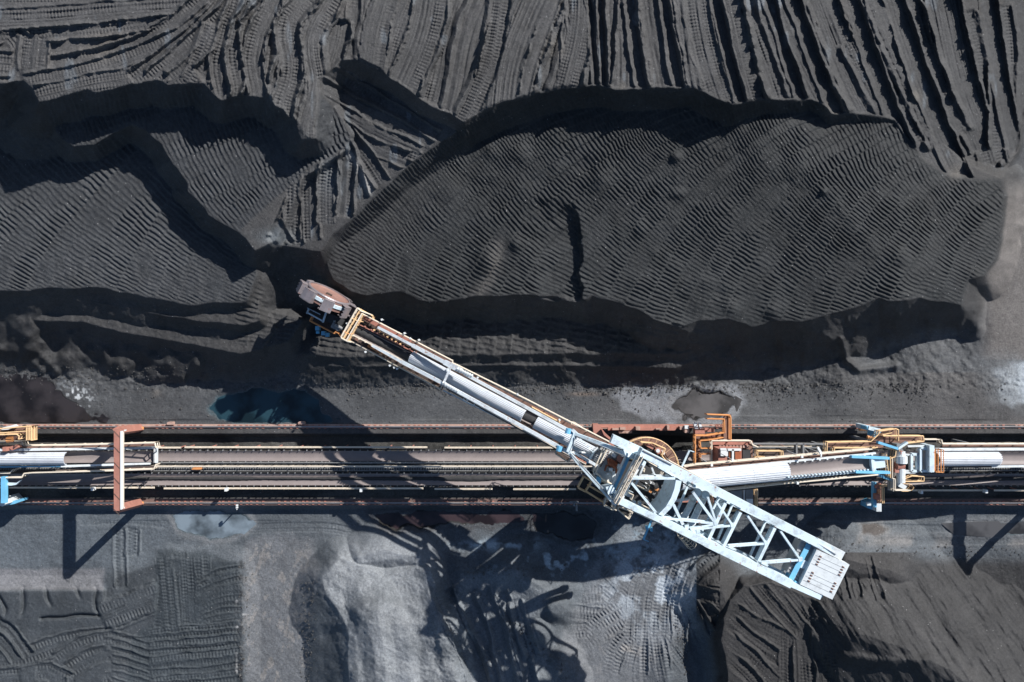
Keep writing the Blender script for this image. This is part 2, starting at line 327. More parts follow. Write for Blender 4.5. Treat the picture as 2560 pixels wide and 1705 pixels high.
for pts, w in [([(1850, 1480), (1900, 1540), (1980, 1620), (2090, 1680)], 44), ([(1830, 1530), (1900, 1570), (1960, 1600)], 40), ([(1828, 1560), (1890, 1610), (1965, 1660)], 34), ([(1826, 1600), (1880, 1650), (1950, 1720)], 30), ([(1830, 1650), (1880, 1700), (1920, 1760)], 30), ([(1890, 1460), (1950, 1530), (2010, 1590)], 30), ([(1930, 1455), (1985, 1520), (2020, 1570)], 26), ([(1970, 1470), (2020, 1530), (2060, 1580)], 26), ([(2010, 1490), (2050, 1540)], 24), ([(1990, 1600), (1990, 1700), (1990, 1800)], 40), ([(2040, 1600), (2050, 1700), (2055, 1800)], 38), ([(1965, 1600), (1965, 1720)], 26), ([(2075, 1610), (2080, 1720)], 30), ([(2010, 1580), (2020, 1720)], 30)]:
    dozer(pts, w=w, cut=rr.uniform(.0, .18), berm=(.06, .24), bw=13, tread=.04, tw=14, soft=24, mask=mH)
for pts in ([(2105, 1440), (2120, 1500)], [(2140, 1450), (2150, 1495)], [(2170, 1390), (2185, 1440), (2205, 1500)]):
    dozer(pts, w=14, cut=.16, berm=(.12, .16), bw=9, tread=0, mask=mS)
for y in (1316, 1348):
    dozer([(1830, y), (2000, y - 4), (2330, y + 6), (2660, y)], w=20, cut=.02, berm=(0, 0), bw=7, tread=.07, mask=mS, tw=.9, to=0)
for pts in ([(600, 1322), (800, 1318), (880, 1330)], [(200, 1302), (330, 1300), (420, 1310)], [(440, 1400), (440, 1420)], [(1650, 1380), (1800, 1345), (2000, 1330)], [(1680, 1350), (1830, 1320), (1960, 1290)]):
    dozer(pts, w=26, cut=.0, berm=(0, 0), tread=.06, mask=mS, tw=.9, to=0)

# ---- bucket wheel cuts: ribs along the boom line, one slewing arc beside the next
def ribs(d, vk, tk, per, stepw, amp, seed, dip=.10, soft=10, tj=1.0, coh=False):
    """vk, tk: boom angle (degrees below horizontal) against picture row"""
    m = sstep(2, -soft, d)
    g = np.arange(-200, 1900, 2.0); th = R(1) * np.interp(g, vk, tk)
    s_ = np.interp(vs, g, -np.cumsum(2.0 / np.cos(th))); c_ = np.interp(vs, g, np.cumsum(2.0 * np.tan(th)))
    sn = np.sin(R(1) * np.interp(vs, vk, tk))[:, None].astype(np.float32)
    wob = 6 * fbm(120, seed + 1, 2)
    q = (U + c_[:, None].astype(np.float32) + wob) / stepw + .35 * vnoise(150, seed + 5)
    b = np.floor(q).astype(np.int32); f = (q - b).astype(np.float32)
    rs = np.random.RandomState(seed)
    T = rs.uniform(0, 1, 512)[b & 511].astype(np.float32); T2 = rs.uniform(.6, 1.25, 512)[b & 511].astype(np.float32)
    if coh:
        base = (U - np.interp(vs, g, np.cumsum(2.0 / np.tan(th)))[:, None]) * math.sin(th[int((np.mean(vk) + 200) / 2)]) / per + (T - .5) * tj
    else:
        base = (s_[:, None] + (f - .5) * stepw * sn) / (per * (.84 + .22 * T2)) + T * tj
    arc = base.astype(np.float32) + (.20 * fbm(46, seed + 9, 2) + .13 * vnoise(15, seed + 31))
    rib = np.sin(2 * np.pi * arc); rib = rib - .28 * np.cos(4 * np.pi * arc + 1.2 * T2)
    am = amp * T2 * np.clip(.90 + .62 * fbm(60, seed + 13, 3), .05, 1.6) * (1 - .5 * np.exp(-(np.minimum(f, 1 - f) / .07) ** 2))
    return m * (am * rib + dip * (f - .5) * sstep(0, .08, f) + .02 * fbm(10, seed + 21, 2))
visD = sstep(2, 14, dA) * sstep(-4, 8, dR)
for (x, y, r, a) in [(rr.uniform(950, 2450), rr.uniform(300, 780), rr.uniform(9, 26), rr.uniform(-.16, .3)) for _ in range(34)]:
    Z += a * np.exp(-(((U - x) / r) ** 2 + ((V - y) / (r * rr.uniform(.5, 1.2))) ** 2)) * (dD < -8)
Z += .09 * fbm(90, 407, 3) * sstep(0, -30, dD)
Z += ribs(dD, [210, 330, 450, 600, 700, 800], [76, 62, 50, 38, 27, 17], 9.3, 52, .053, 401, dip=.10, tj=.8) * visD
Z += ribs(dF, [780, 890], [16, 10], 14, 44, .060, 431, dip=.16)
Z += ribs(dC, [440, 760], [47, 24], 11.5, 54, .055, 461, dip=.05, tj=.55, coh=True) * sstep(0, 10, dB)
Z += ribs(dB, [290, 360, 470, 600], [74, 68, 58, 44], 11.5, 60, .060, 491, dip=.04, tj=.4, coh=True) * sstep(0, 10, dA) * sstep(-6, 4, dR)
Z += ribs(dE, [600, 860], [30, 10], 11, 60, .05, 521)
# loose lumps on faces and along the toe, fine roughness everywhere
face = sstep(0, 25, np.minimum(np.minimum(np.abs(dD), 900), 900)) * (dD > 0) * (V > 640) * sstep(1000, 930, V)
Z += (.045 + .055 * sstep(700, 800, U)) * fbm(16, 601, 3) * face * sstep(2480, 2400, U)
toe = np.exp(-((V - 955) / 32) ** 2)
Z += (.07 * fbm(9, 611, 2) + .05 * np.maximum(vnoise(5, 613), 0) ** 2) * toe
Z += .012 * fbm(8, 621, 2) + .05 * fbm(20, 627, 3) * (V > 1090) * (V < 1242) + .018 * vnoise(4.2, 623) * (V > 1270) + .035 * fbm(60, 625, 3)
for d, a in ((dG, .05), (dG4, .06)):
    Z += (a * fbm(14, 631, 3) + .22 * fbm(75, 633, 3) + .03 * vnoise(5, 635)) * sstep(70, 10, d)
Z += .035 * fbm(30, 641, 3, su=4, sv=1, ang=58) * sstep(2050, 2120, U) * sstep(1380, 1420, V)
Z += .015 * fbm(20, 651, 3, su=7, sv=1) * ((V > 950) & (V < 1058))

# ---- puddle basins
PUD = {}
def basin(key, pts, wig, seed, lvl, depth=.14):
    global Z
    d = sd_poly(pts, wig, seed, 30)
    k = sstep(10, -14, d)
    Z = Z * (1 - k) + (lvl + .05 - depth * k + .03 * fbm(26, seed + 3, 3)) * k
    PUD[key] = (pts, lvl, d)
basin('mud_w', [(-300, 950), (60, 944), (130, 955), (160, 985), (195, 1010), (270, 1052), (262, 1062), (-300, 1062)], 8, 701, -.02)
basin('blue_w', [(545, 985), (640, 970), (740, 975), (800, 1000), (810, 1030), (850, 1058), (545, 1060), (520, 1020)], 8, 711, -.04)
basin('mud_c', [(1690, 985), (1730, 972), (1800, 975), (1845, 1000), (1835, 1025), (1790, 1045), (1710, 1047), (1680, 1015)], 9, 721, -.02)
basin('teal_s', [(425, 1284), (500, 1276), (600, 1282), (630, 1310), (600, 1335), (560, 1350), (525, 1350), (480, 1335), (445, 1318)], 6, 731, -1.02)
basin('red_s', [(930, 1284), (1120, 1276), (1300, 1280), (1340, 1300), (1210, 1318), (1090, 1310), (990, 1325), (945, 1312)], 8, 741, -1.02)
basin('dark_s', [(1330, 1282), (1460, 1280), (1490, 1310), (1480, 1345), (1400, 1350), (1340, 1330)], 8, 751, -1.05)
basin('east_s', [(2370, 1310), (2450, 1306), (2700, 1300), (2700, 1330), (2480, 1340), (2400, 1335)], 7, 771, -1.03)

Z -= 1.2 * sstep(1263, 1276, V)
# ---- colours of the coal, dust and mud (fixed stains only)
def lin(c): return np.array([((x / 255) / 12.92 if x / 255 <= .04045 else ((x / 255 + .055) / 1.055) ** 2.4) for x in c], np.float32)
CLR = np.empty((NR, NC, 3), np.float32); CLR[:] = (.066, .064, .064)
def paint(mask, c, a=1.0):
    m = (np.clip(mask, 0, 1) * a)[..., None]
    CLR[:] = CLR * (1 - m) + np.array(c, np.float32) * m
n1 = fbm(180, 801, 4); n2 = fbm(50, 811, 4); n3 = fbm(22, 821, 3)
A_ = lambda d, w=8: sstep(w, -w, d)
paint((V < 1060) * 1.0, (.072, .075, .079))
paint(A_(dF, 10), (.062, .062, .061)); paint(A_(dF2, 10) * (1 - A_(dF)), (.075, .074, .070))
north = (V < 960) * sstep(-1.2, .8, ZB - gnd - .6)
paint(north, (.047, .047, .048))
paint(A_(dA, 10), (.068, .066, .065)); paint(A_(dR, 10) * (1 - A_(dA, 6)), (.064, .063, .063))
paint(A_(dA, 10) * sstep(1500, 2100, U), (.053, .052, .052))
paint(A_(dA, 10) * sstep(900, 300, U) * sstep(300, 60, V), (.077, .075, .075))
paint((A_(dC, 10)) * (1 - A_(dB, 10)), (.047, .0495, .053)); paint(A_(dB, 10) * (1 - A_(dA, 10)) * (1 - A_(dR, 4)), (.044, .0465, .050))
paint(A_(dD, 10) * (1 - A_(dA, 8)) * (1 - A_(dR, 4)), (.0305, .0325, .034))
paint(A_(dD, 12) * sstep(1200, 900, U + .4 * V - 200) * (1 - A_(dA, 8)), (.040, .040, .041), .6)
paint(TINT * (V < 700), (.058, .060, .063), .55)
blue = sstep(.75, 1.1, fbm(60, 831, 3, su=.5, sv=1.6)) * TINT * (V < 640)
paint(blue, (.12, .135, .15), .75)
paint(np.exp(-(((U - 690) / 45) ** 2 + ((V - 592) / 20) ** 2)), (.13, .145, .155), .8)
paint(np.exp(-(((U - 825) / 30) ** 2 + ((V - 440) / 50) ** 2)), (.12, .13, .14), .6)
paint(np.exp(-(sd_line([(878, 385), (905, 440), (925, 480)]) / 9) ** 2), (.19, .19, .19), .9)
paint(np.exp(-(sd_line([(1245, 620), (1230, 690), (1200, 730)], 6, 841) / 17) ** 2), (.072, .069, .066), .8)
paint(sstep(2, 12, dD) * (U > 2380) * sstep(430, 520, V) * (V < 900) * sstep(2440, 2490, U), (.118, .110, .105))
paint(sstep(.0, .8, fbm(30, 827, 4, su=1, sv=6)) * (U > 2490) * sstep(430, 520, V) * (V < 900), (.16, .15, .143), .6)
for (x, y, r) in [(880, 200, 30), (1390, 120, 24), (255, 120, 40), (2290, 240, 16), (2080, 270, 20), (2390, 430, 18), (1555, 215, 10)]:
    paint(np.exp(-((U - x) ** 2 + (V - y) ** 2) / r ** 2), (.105, .098, .09), .7)
# lane
lane = (V > 930) * (V < 1064)
paint(lane * sstep(-.2, .9, fbm(90, 851, 4, su=4)), (.090, .094, .099), .7)
paint(lane * sstep(.1, 1.0, fbm(60, 853, 4, su=9)), (.058, .058, .060), .6)
paint(lane * sstep(1900, 2400, U), (.072, .068, .066), .6)
def patch(pts, c, a, wig=8, seed=1, soft=10):
    d = sd_poly(pts, wig, seed, 30); paint(sstep(soft, -soft, d), c, a)
patch([(1540, 985), (1560, 968), (1700, 965), (1840, 968), (1862, 1010), (1830, 1045), (1760, 1056), (1620, 1052), (1560, 1020)], (.185, .197, .215), .88, 9, 861)
patch([(2490, 925), (2530, 905), (2700, 905), (2700, 1010), (2530, 1015), (2500, 990)], (.36, .40, .43), .95, 9, 863)
patch([(2440, 900), (2540, 890), (2560, 1030), (2470, 1010)], (.11, .115, .12), .7, 14, 865, 30)
spk = sstep(.12, .6, vnoise(7, 871) + .5 * vnoise(3.5, 872)); 
paint(spk * np.exp(-(((U - 190) / 38) ** 2 + ((V - 1000) / 34) ** 2) ** 1.5), (.55, .58, .60), .95)
paint(spk * np.exp(-(((U - 90) / 110) ** 2 + ((V - 960) / 22) ** 2) ** 1.5), (.14, .15, .16), .8)
paint(spk * np.exp(-(((U - 1720) / 110) ** 2 + ((V - 1000) / 30) ** 2)), (.16, .155, .16), .6)
paint(np.exp(-(((U - 391) / 12) ** 2 + ((V - 982) / 9) ** 2)), (.15, .14, .13), .7)
paint(np.exp(-(((U - 1460) / 36) ** 2 + ((V - 985) / 5) ** 2)), (.15, .12, .10), .8)
# south
so = V > 1262
paint(so * 1.0, (.080, .090, .100))
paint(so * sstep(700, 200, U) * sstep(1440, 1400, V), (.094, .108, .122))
patch([(-700, 1424), (262, 1422), (258, 1476), (-700, 1478)], (.150, .152, .162), .9, 2, 875, 5)
paint(A_(dL, 6) * 1.0, (.056, .063, .070)); patch([(390, 1375), (500, 1380), (604, 1405), (606, 1900), (290, 1900), (330, 1590), (380, 1560)], (.043, .051, .058), .9, 5, 877, 8)
patch([(612, 1350), (700, 1335), (790, 1345), (800, 1440), (772, 1560), (760, 1900), (615, 1900)], (.124, .130, .139), .9, 6, 881, 10)
sand = sstep(.45, .95, fbm(30, 883, 5, su=.7, sv=1.2, ang=20, gain=.75)) * np.exp(-(((U - 690) / 85) ** 2) ** 2) * (V > 1335)
paint(sand, (.26, .24, .22), .45)
edge_ = np.exp(-((U - 603) / 7) ** 2) * (V > 1400) * sstep(.0, .5, vnoise(14, 885)); paint(edge_, (.035, .037, .04), .8)
paint(np.exp(-(((U - 601) / 12) ** 2)) * sstep(.75, .9, vnoise(16, 887)) * (V > 1450), (.5, .5, .5), .7)
paint(A_(dG, 25) + np.exp(-(dG3 / 60) ** 2) + np.exp(-(dG2 / 60) ** 2), (.172, .184, .196))
paint(A_(dG + 0, 25) * sstep(-.2, .9, fbm(60, 887, 4)), (.105, .115, .125), .8)
paint(A_(dG4, 20), (.135, .148, .16), .9)
paint(so * np.exp(-(sd_line([(2000, 1330), (1900, 1345), (1800, 1355)]) / 60) ** 2) * sstep(-.1, .6, n2), (.09, .1, .105), .6)
patch([(1480, 1410), (1620, 1370), (1720, 1390), (1740, 1470), (1720, 1560), (1660, 1640), (1640, 1900), (1420, 1900), (1400, 1600)], (.135, .142, .152), .9, 14, 891, 20)
wht = sstep(-.45, .45, fbm(46, 893, 5, gain=.65)) * np.exp(-(((U - 1630) / 110) ** 2 + ((V - 1440) / 115) ** 2) ** 1.2)
paint(wht, (.40, .45, .50), .9)
paint(sstep(.1, .8, fbm(30, 894, 5, gain=.7)) * np.exp(-(((U - 1600) / 120) ** 2 + ((V - 1350) / 45) ** 2)), (.30, .38, .44), .85)
paint(np.exp(-(((U - 1660) / 50) ** 2 + ((V - 1370) / 40) ** 2)) * sstep(.0, .6, n3), (.24, .27, .30), .7)
paint(sstep(.3, .9, fbm(30, 895, 4)) * np.exp(-(((U - 1560) / 60) ** 2 + ((V - 1640) / 60) ** 2)), (.30, .28, .26), .5)
paint(sstep(.5, 1.0, fbm(24, 897, 3)) * np.exp(-(((U - 1400) / 140) ** 2 + ((V - 1400) / 40) ** 2)), (.34, .42, .48), .85)
paint(sstep(.1, .8, n3) * np.exp(-(((U - 1250) / 90) ** 2 + ((V - 1362) / 14) ** 2)), (.34, .42, .48), .85)
paint(np.exp(-(((U - 1725) / 30) ** 2 + ((V - 1480) / 20) ** 2)), (.33, .35, .37), .8)
paint(sstep(.2, .6, vnoise(30, 899, su=1.5)) * np.exp(-(((U - 1720) / 30) ** 2 + ((V - 1660) / 90) ** 2)), (.24, .26, .28), .8)
paint(np.clip(A_(dH, 20) + sstep(-1.2, .4, Z - gnd - .8) * (U > 1740) * (V > 1380), 0, 1), (.038, .0375, .038))
paint(sstep(2060, 2110, U) * sstep(1375, 1420, V), (.036, .036, .037))
paint(sstep(2060, 2110, U) * sstep(1375, 1420, V) * sstep(.0, 1.1, fbm(40, 905, 4, su=5, ang=58)), (.050, .0495, .050), .8)
paint(A_(dK, 60) * sstep(1360, 1400, V) * (U > 2050) * (U < 2330), (.062, .058, .056), .7)
paint(so * np.exp(-((V - 1352 - .02 * (U - 2300)) / 16) ** 2) * (U > 2090) * sstep(-.5, .5, n2), (.15, .145, .142), .7)
patch([(2145, 1304), (2190, 1300), (2235, 1318), (2222, 1340), (2150, 1340)], (.17, .17, .17), .7, 8, 921, 8); patch([(2155, 1310), (2190, 1306), (2224, 1320), (2212, 1334), (2156, 1334)], (.06, .052, .048), .9, 6, 923, 6)
# trench and grain
paint((V > 1086) * (V < 1246) * 1.0, (.066, .065, .061)); paint((V > 1086) * (V < 1124) * sstep(.2, .9, fbm(60, 911, 4, su=3)), (.115, .115, .112), .8); paint((V > 1086) * (V < 1246) * sstep(.1, .8, fbm(46, 913, 4, su=4)), (.03, .03, .03), .8)
for k, (pts, lvl, d) in PUD.items():
    rim = .7 * np.exp(-((d - 7) / 7) ** 2)
    paint(rim, {'mud_w': (.03, .03, .032), 'red_s': (.05, .045, .045), 'dark_s': (.03, .03, .03), 'blue_w': (.05, .055, .06)}.get(k, (.19, .195, .2)), .7)
    paint(sstep(2, -4, d), (.022, .021, .021) if k in ('mud_w', 'mud_c', 'red_s', 'dark_s', 'brown_e') else (.06, .08, .09))
gr = 1 + .10 * n1 + .09 * n2 + .07 * n3 + .10 * vnoise(3.2, 921) + .08 * vnoise(7, 923)
CLR *= gr[..., None]
CLR = np.clip(CLR, .004, .9)

K = (HC - Z) / HC / PXM
X3 = (U - CU) * K; Y3 = (CV - V) * K
ALPHA = np.ones((NR, NC, 1), np.float32)

def coal_material():
    m = bpy.data.materials.new('coal'); m.use_nodes = True
    nt = m.node_tree; N = nt.nodes; L = nt.links; b = N['Principled BSDF']
    b.inputs['Roughness'].default_value = .58; b.inputs['Specular IOR Level'].default_value = .13
    at = N.new('ShaderNodeAttribute'); at.attribute_name = 'dust'
    tc = N.new('ShaderNodeTexCoord')
    def noise(s, det, rough=.6):
        n = N.new('ShaderNodeTexNoise'); n.inputs['Scale'].default_value = s; n.inputs['Detail'].default_value = det; n.inputs['Roughness'].default_value = rough
        L.new(tc.outputs['Object'], n.inputs['Vector']); return n
    g = noise(5.5, 4, .75)
    mr = N.new('ShaderNodeMapRange'); mr.inputs[1].default_value = .25; mr.inputs[2].default_value = .75; mr.inputs[3].default_value = .62; mr.inputs[4].default_value = 1.38
    L.new(g.outputs['Fac'], mr.inputs[0])
    mx = N.new('ShaderNodeMix'); mx.data_type = 'RGBA'; mx.blend_type = 'MULTIPLY'; mx.inputs[0].default_value = 1
    L.new(at.outputs['Color'], mx.inputs[6]); L.new(mr.outputs[0], mx.inputs[7])
    # sparse pale specks: glints painted into the base colour
    vo = N.new('ShaderNodeTexVoronoi'); vo.inputs['Scale'].default_value = 3.6; L.new(tc.outputs['Object'], vo.inputs['Vector'])
    lt = N.new('ShaderNodeMath'); lt.operation = 'LESS_THAN'; lt.inputs[1].default_value = .17; L.new(vo.outputs['Distance'], lt.inputs[0])
    sp = N.new('ShaderNodeSeparateColor'); L.new(vo.outputs['Color'], sp.inputs[0])
    gt = N.new('ShaderNodeMath'); gt.operation = 'GREATER_THAN'; gt.inputs[1].default_value = .965; L.new(sp.outputs[0], gt.inputs[0])
    an = N.new('ShaderNodeMath'); an.operation = 'MULTIPLY'; L.new(lt.outputs[0], an.inputs[0]); L.new(gt.outputs[0], an.inputs[1])
    m2 = N.new('ShaderNodeMix'); m2.data_type = 'RGBA'; L.new(an.outputs[0], m2.inputs[0]); L.new(mx.outputs[2], m2.inputs[6]); m2.inputs[7].default_value = (.22, .22, .22, 1)
    L.new(m2.outputs[2], b.inputs['Base Color'])
    bp = N.new('ShaderNodeBump'); bp.inputs['Strength'].default_value = .7; bp.inputs['Distance'].default_value = .11
    g2 = noise(9, 5, .7); L.new(g2.outputs['Fac'], bp.inputs['Height']); L.new(bp.outputs[0], b.inputs['Normal'])
    return m
COAL = coal_material()

def sheet(name, fmask):
    """the part of the ground sheet whose quads are in fmask"""
    idx = np.arange(NR * NC).reshape(NR, NC)
    q = np.stack([idx[:-1, :-1], idx[1:, :-1], idx[1:, 1:], idx[:-1, 1:]], -1)[fmask]
    used, inv = np.unique(q.ravel(), return_inverse=True)
    q = inv.reshape(-1, 4)
    co = np.stack([X3.ravel()[used], Y3.ravel()[used], Z.ravel()[used]], -1).astype(np.float32)
    me = bpy.data.meshes.new(name)
    me.vertices.add(len(co)); me.vertices.foreach_set('co', co.ravel())
    me.loops.add(q.size); me.loops.foreach_set('vertex_index', q.ravel().astype(np.int32))
    me.polygons.add(len(q)); me.polygons.foreach_set('loop_start', np.arange(0, q.size, 4, dtype=np.int32))
    me.update(calc_edges=True)
    me.polygons.foreach_set('use_smooth', np.ones(len(q), bool))
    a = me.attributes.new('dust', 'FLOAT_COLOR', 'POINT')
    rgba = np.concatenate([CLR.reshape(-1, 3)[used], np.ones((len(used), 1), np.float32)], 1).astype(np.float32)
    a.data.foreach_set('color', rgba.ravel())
    me.materials.append(COAL)
    o = bpy.data.objects.new(name, me); COL.objects.link(o)
    return o
def tag(o, label=None, cat=None, group=None, kind=None):
    if label: o['label'] = label
    if cat: o['category'] = cat
    if group: o['group'] = group
    if kind: o['kind'] = kind
    return o
qm = lambda a: a[:-1, :-1]
northm = qm((V < 1060) & (Z - gnd > .45) & (V < 985))
d = {}
heapG = qm((np.minimum(np.minimum(dG, dG2 - 40), dG3 - 40) < 75) & (V > 1335) & (U > 740) & (U < 1110 + .22 * np.maximum(V - 1500, 0)))
heapJ = qm((U > 2058 + .1 * (V - 1380)) & (V > 1376) & (Z - gnd > .1))
heapH = qm((dH < 40) & (V > 1420)) & ~heapJ
restm = ~(northm | heapG | heapJ | heapH)
tag(sheet('coal_stockpile', northm), 'terraced black coal stockpile with ribbed wheel cuts north of the conveyors', 'coal stockpile', kind='structure')
tag(sheet('yard_ground', restm), 'grey dusty yard ground with the sunken conveyor bed', 'ground', kind='structure')
tag(sheet('coal_heap', heapG), 'pale grey coal heap lying under the dark truss shadows', 'coal heap', kind='structure')
tag(sheet('coal_heap', heapH), 'dark tracked coal mound below the counterweight', 'coal heap', kind='structure')
tag(sheet('coal_heap', heapJ), 'big brown coal heap with long slide streaks down its slope', 'coal heap', kind='structure')
far = bpy.data.meshes.new('far_ground')
s = 900; far.from_pydata([(-s, -s, -4.5), (s, -s, -4.5), (s, s, -4.5), (-s, s, -4.5)], [], [(0, 1, 2, 3)])
fm = bpy.data.materials.new('far_coal'); fm.use_nodes = True; fm.node_tree.nodes['Principled BSDF'].inputs['Base Color'].default_value = (.07, .068, .066, 1); fm.node_tree.nodes['Principled BSDF'].inputs['Roughness'].default_value = .9
far.materials.append(fm); fo = bpy.data.objects.new('far_ground', far); COL.objects.link(fo); tag(fo, 'flat grey ground round the coal yard', 'ground', kind='structure')

def water_mat(name, c, rough, spec=.5):
    m = bpy.data.materials.new(name); m.use_nodes = True; nt = m.node_tree; b = nt.nodes['Principled BSDF']
    n = nt.nodes.new('ShaderNodeTexNoise'); n.inputs['Scale'].default_value = .35; n.inputs['Detail'].default_value = 5
    tc = nt.nodes.new('ShaderNodeTexCoord'); nt.links.new(tc.outputs['Object'], n.inputs['Vector'])
    r = nt.nodes.new('ShaderNodeMix'); r.data_type = 'RGBA'; r.inputs[6].default_value = (*[x * .4 for x in c], 1); r.inputs[7].default_value = (*[min(1, x * 1.4) for x in c], 1)
    q = nt.nodes.new('ShaderNodeMapRange'); q.inputs[1].default_value = .40; q.inputs[2].default_value = .58; nt.links.new(n.outputs['Fac'], q.inputs[0])
    nt.links.new(q.outputs[0], r.inputs[0]); nt.links.new(r.outputs[2], b.inputs['Base Color'])
    b.inputs['Roughness'].default_value = rough; b.inputs['Specular IOR Level'].default_value = spec
    return m
WM = {'mud_w': ((.022, .019, .02), .3), 'blue_w': ((.012, .032, .043), .3), 'mud_c': ((.055, .053, .054), .55), 'teal_s': ((.12, .15, .175), .3), 'red_s': ((.03, .02, .022), .3), 'dark_s': ((.01, .012, .014), .3), 'brown_e': ((.05, .042, .038), .35), 'east_s': ((.05, .05, .052), .35)}  # blue and teal tints put sky reflection into the water's base colour
WL = {'mud_w': 'wide brown mud puddle at the left end of the lane', 'blue_w': 'blue puddle in the shadow of the digging wheel', 'mud_c': 'dark speckled mud puddle beyond the long boom', 'teal_s': 'teal puddle beside the lower rail', 'red_s': 'long reddish brown puddle in shadow below the lower rail', 'dark_s': 'black puddle in the machine shadow', 'brown_e': 'small brown puddle right of the counterweight', 'east_s': 'long grey puddle at the right end below the rail'}
for k, (pts, lvl, d) in PUD.items():
    cx = sum(p[0] for p in pts) / len(pts); cy = sum(p[1] for p in pts) / len(pts)
    if lvl < -.5: lvl -= 1.2
    ring = [(cx + (x - cx) * 1.12, cy + (y - cy) * 1.15) for x, y in pts]
    if k in ('mud_w', 'blue_w', 'mud_c'): ring = [(x, min(y, 1056)) for x, y in ring]
    else: ring = [(x, max(y, 1277)) for x, y in ring]
    me = bpy.data.meshes.new('puddle'); me.from_pydata([P(x, y, lvl) for x, y in ring], [], [tuple(range(len(ring)))[::-1]]); me.update()
    me.materials.append(water_mat('water_' + k, *WM[k])); o = bpy.data.objects.new('puddle', me); COL.objects.link(o); tag(o, WL[k], 'puddle', kind='structure')
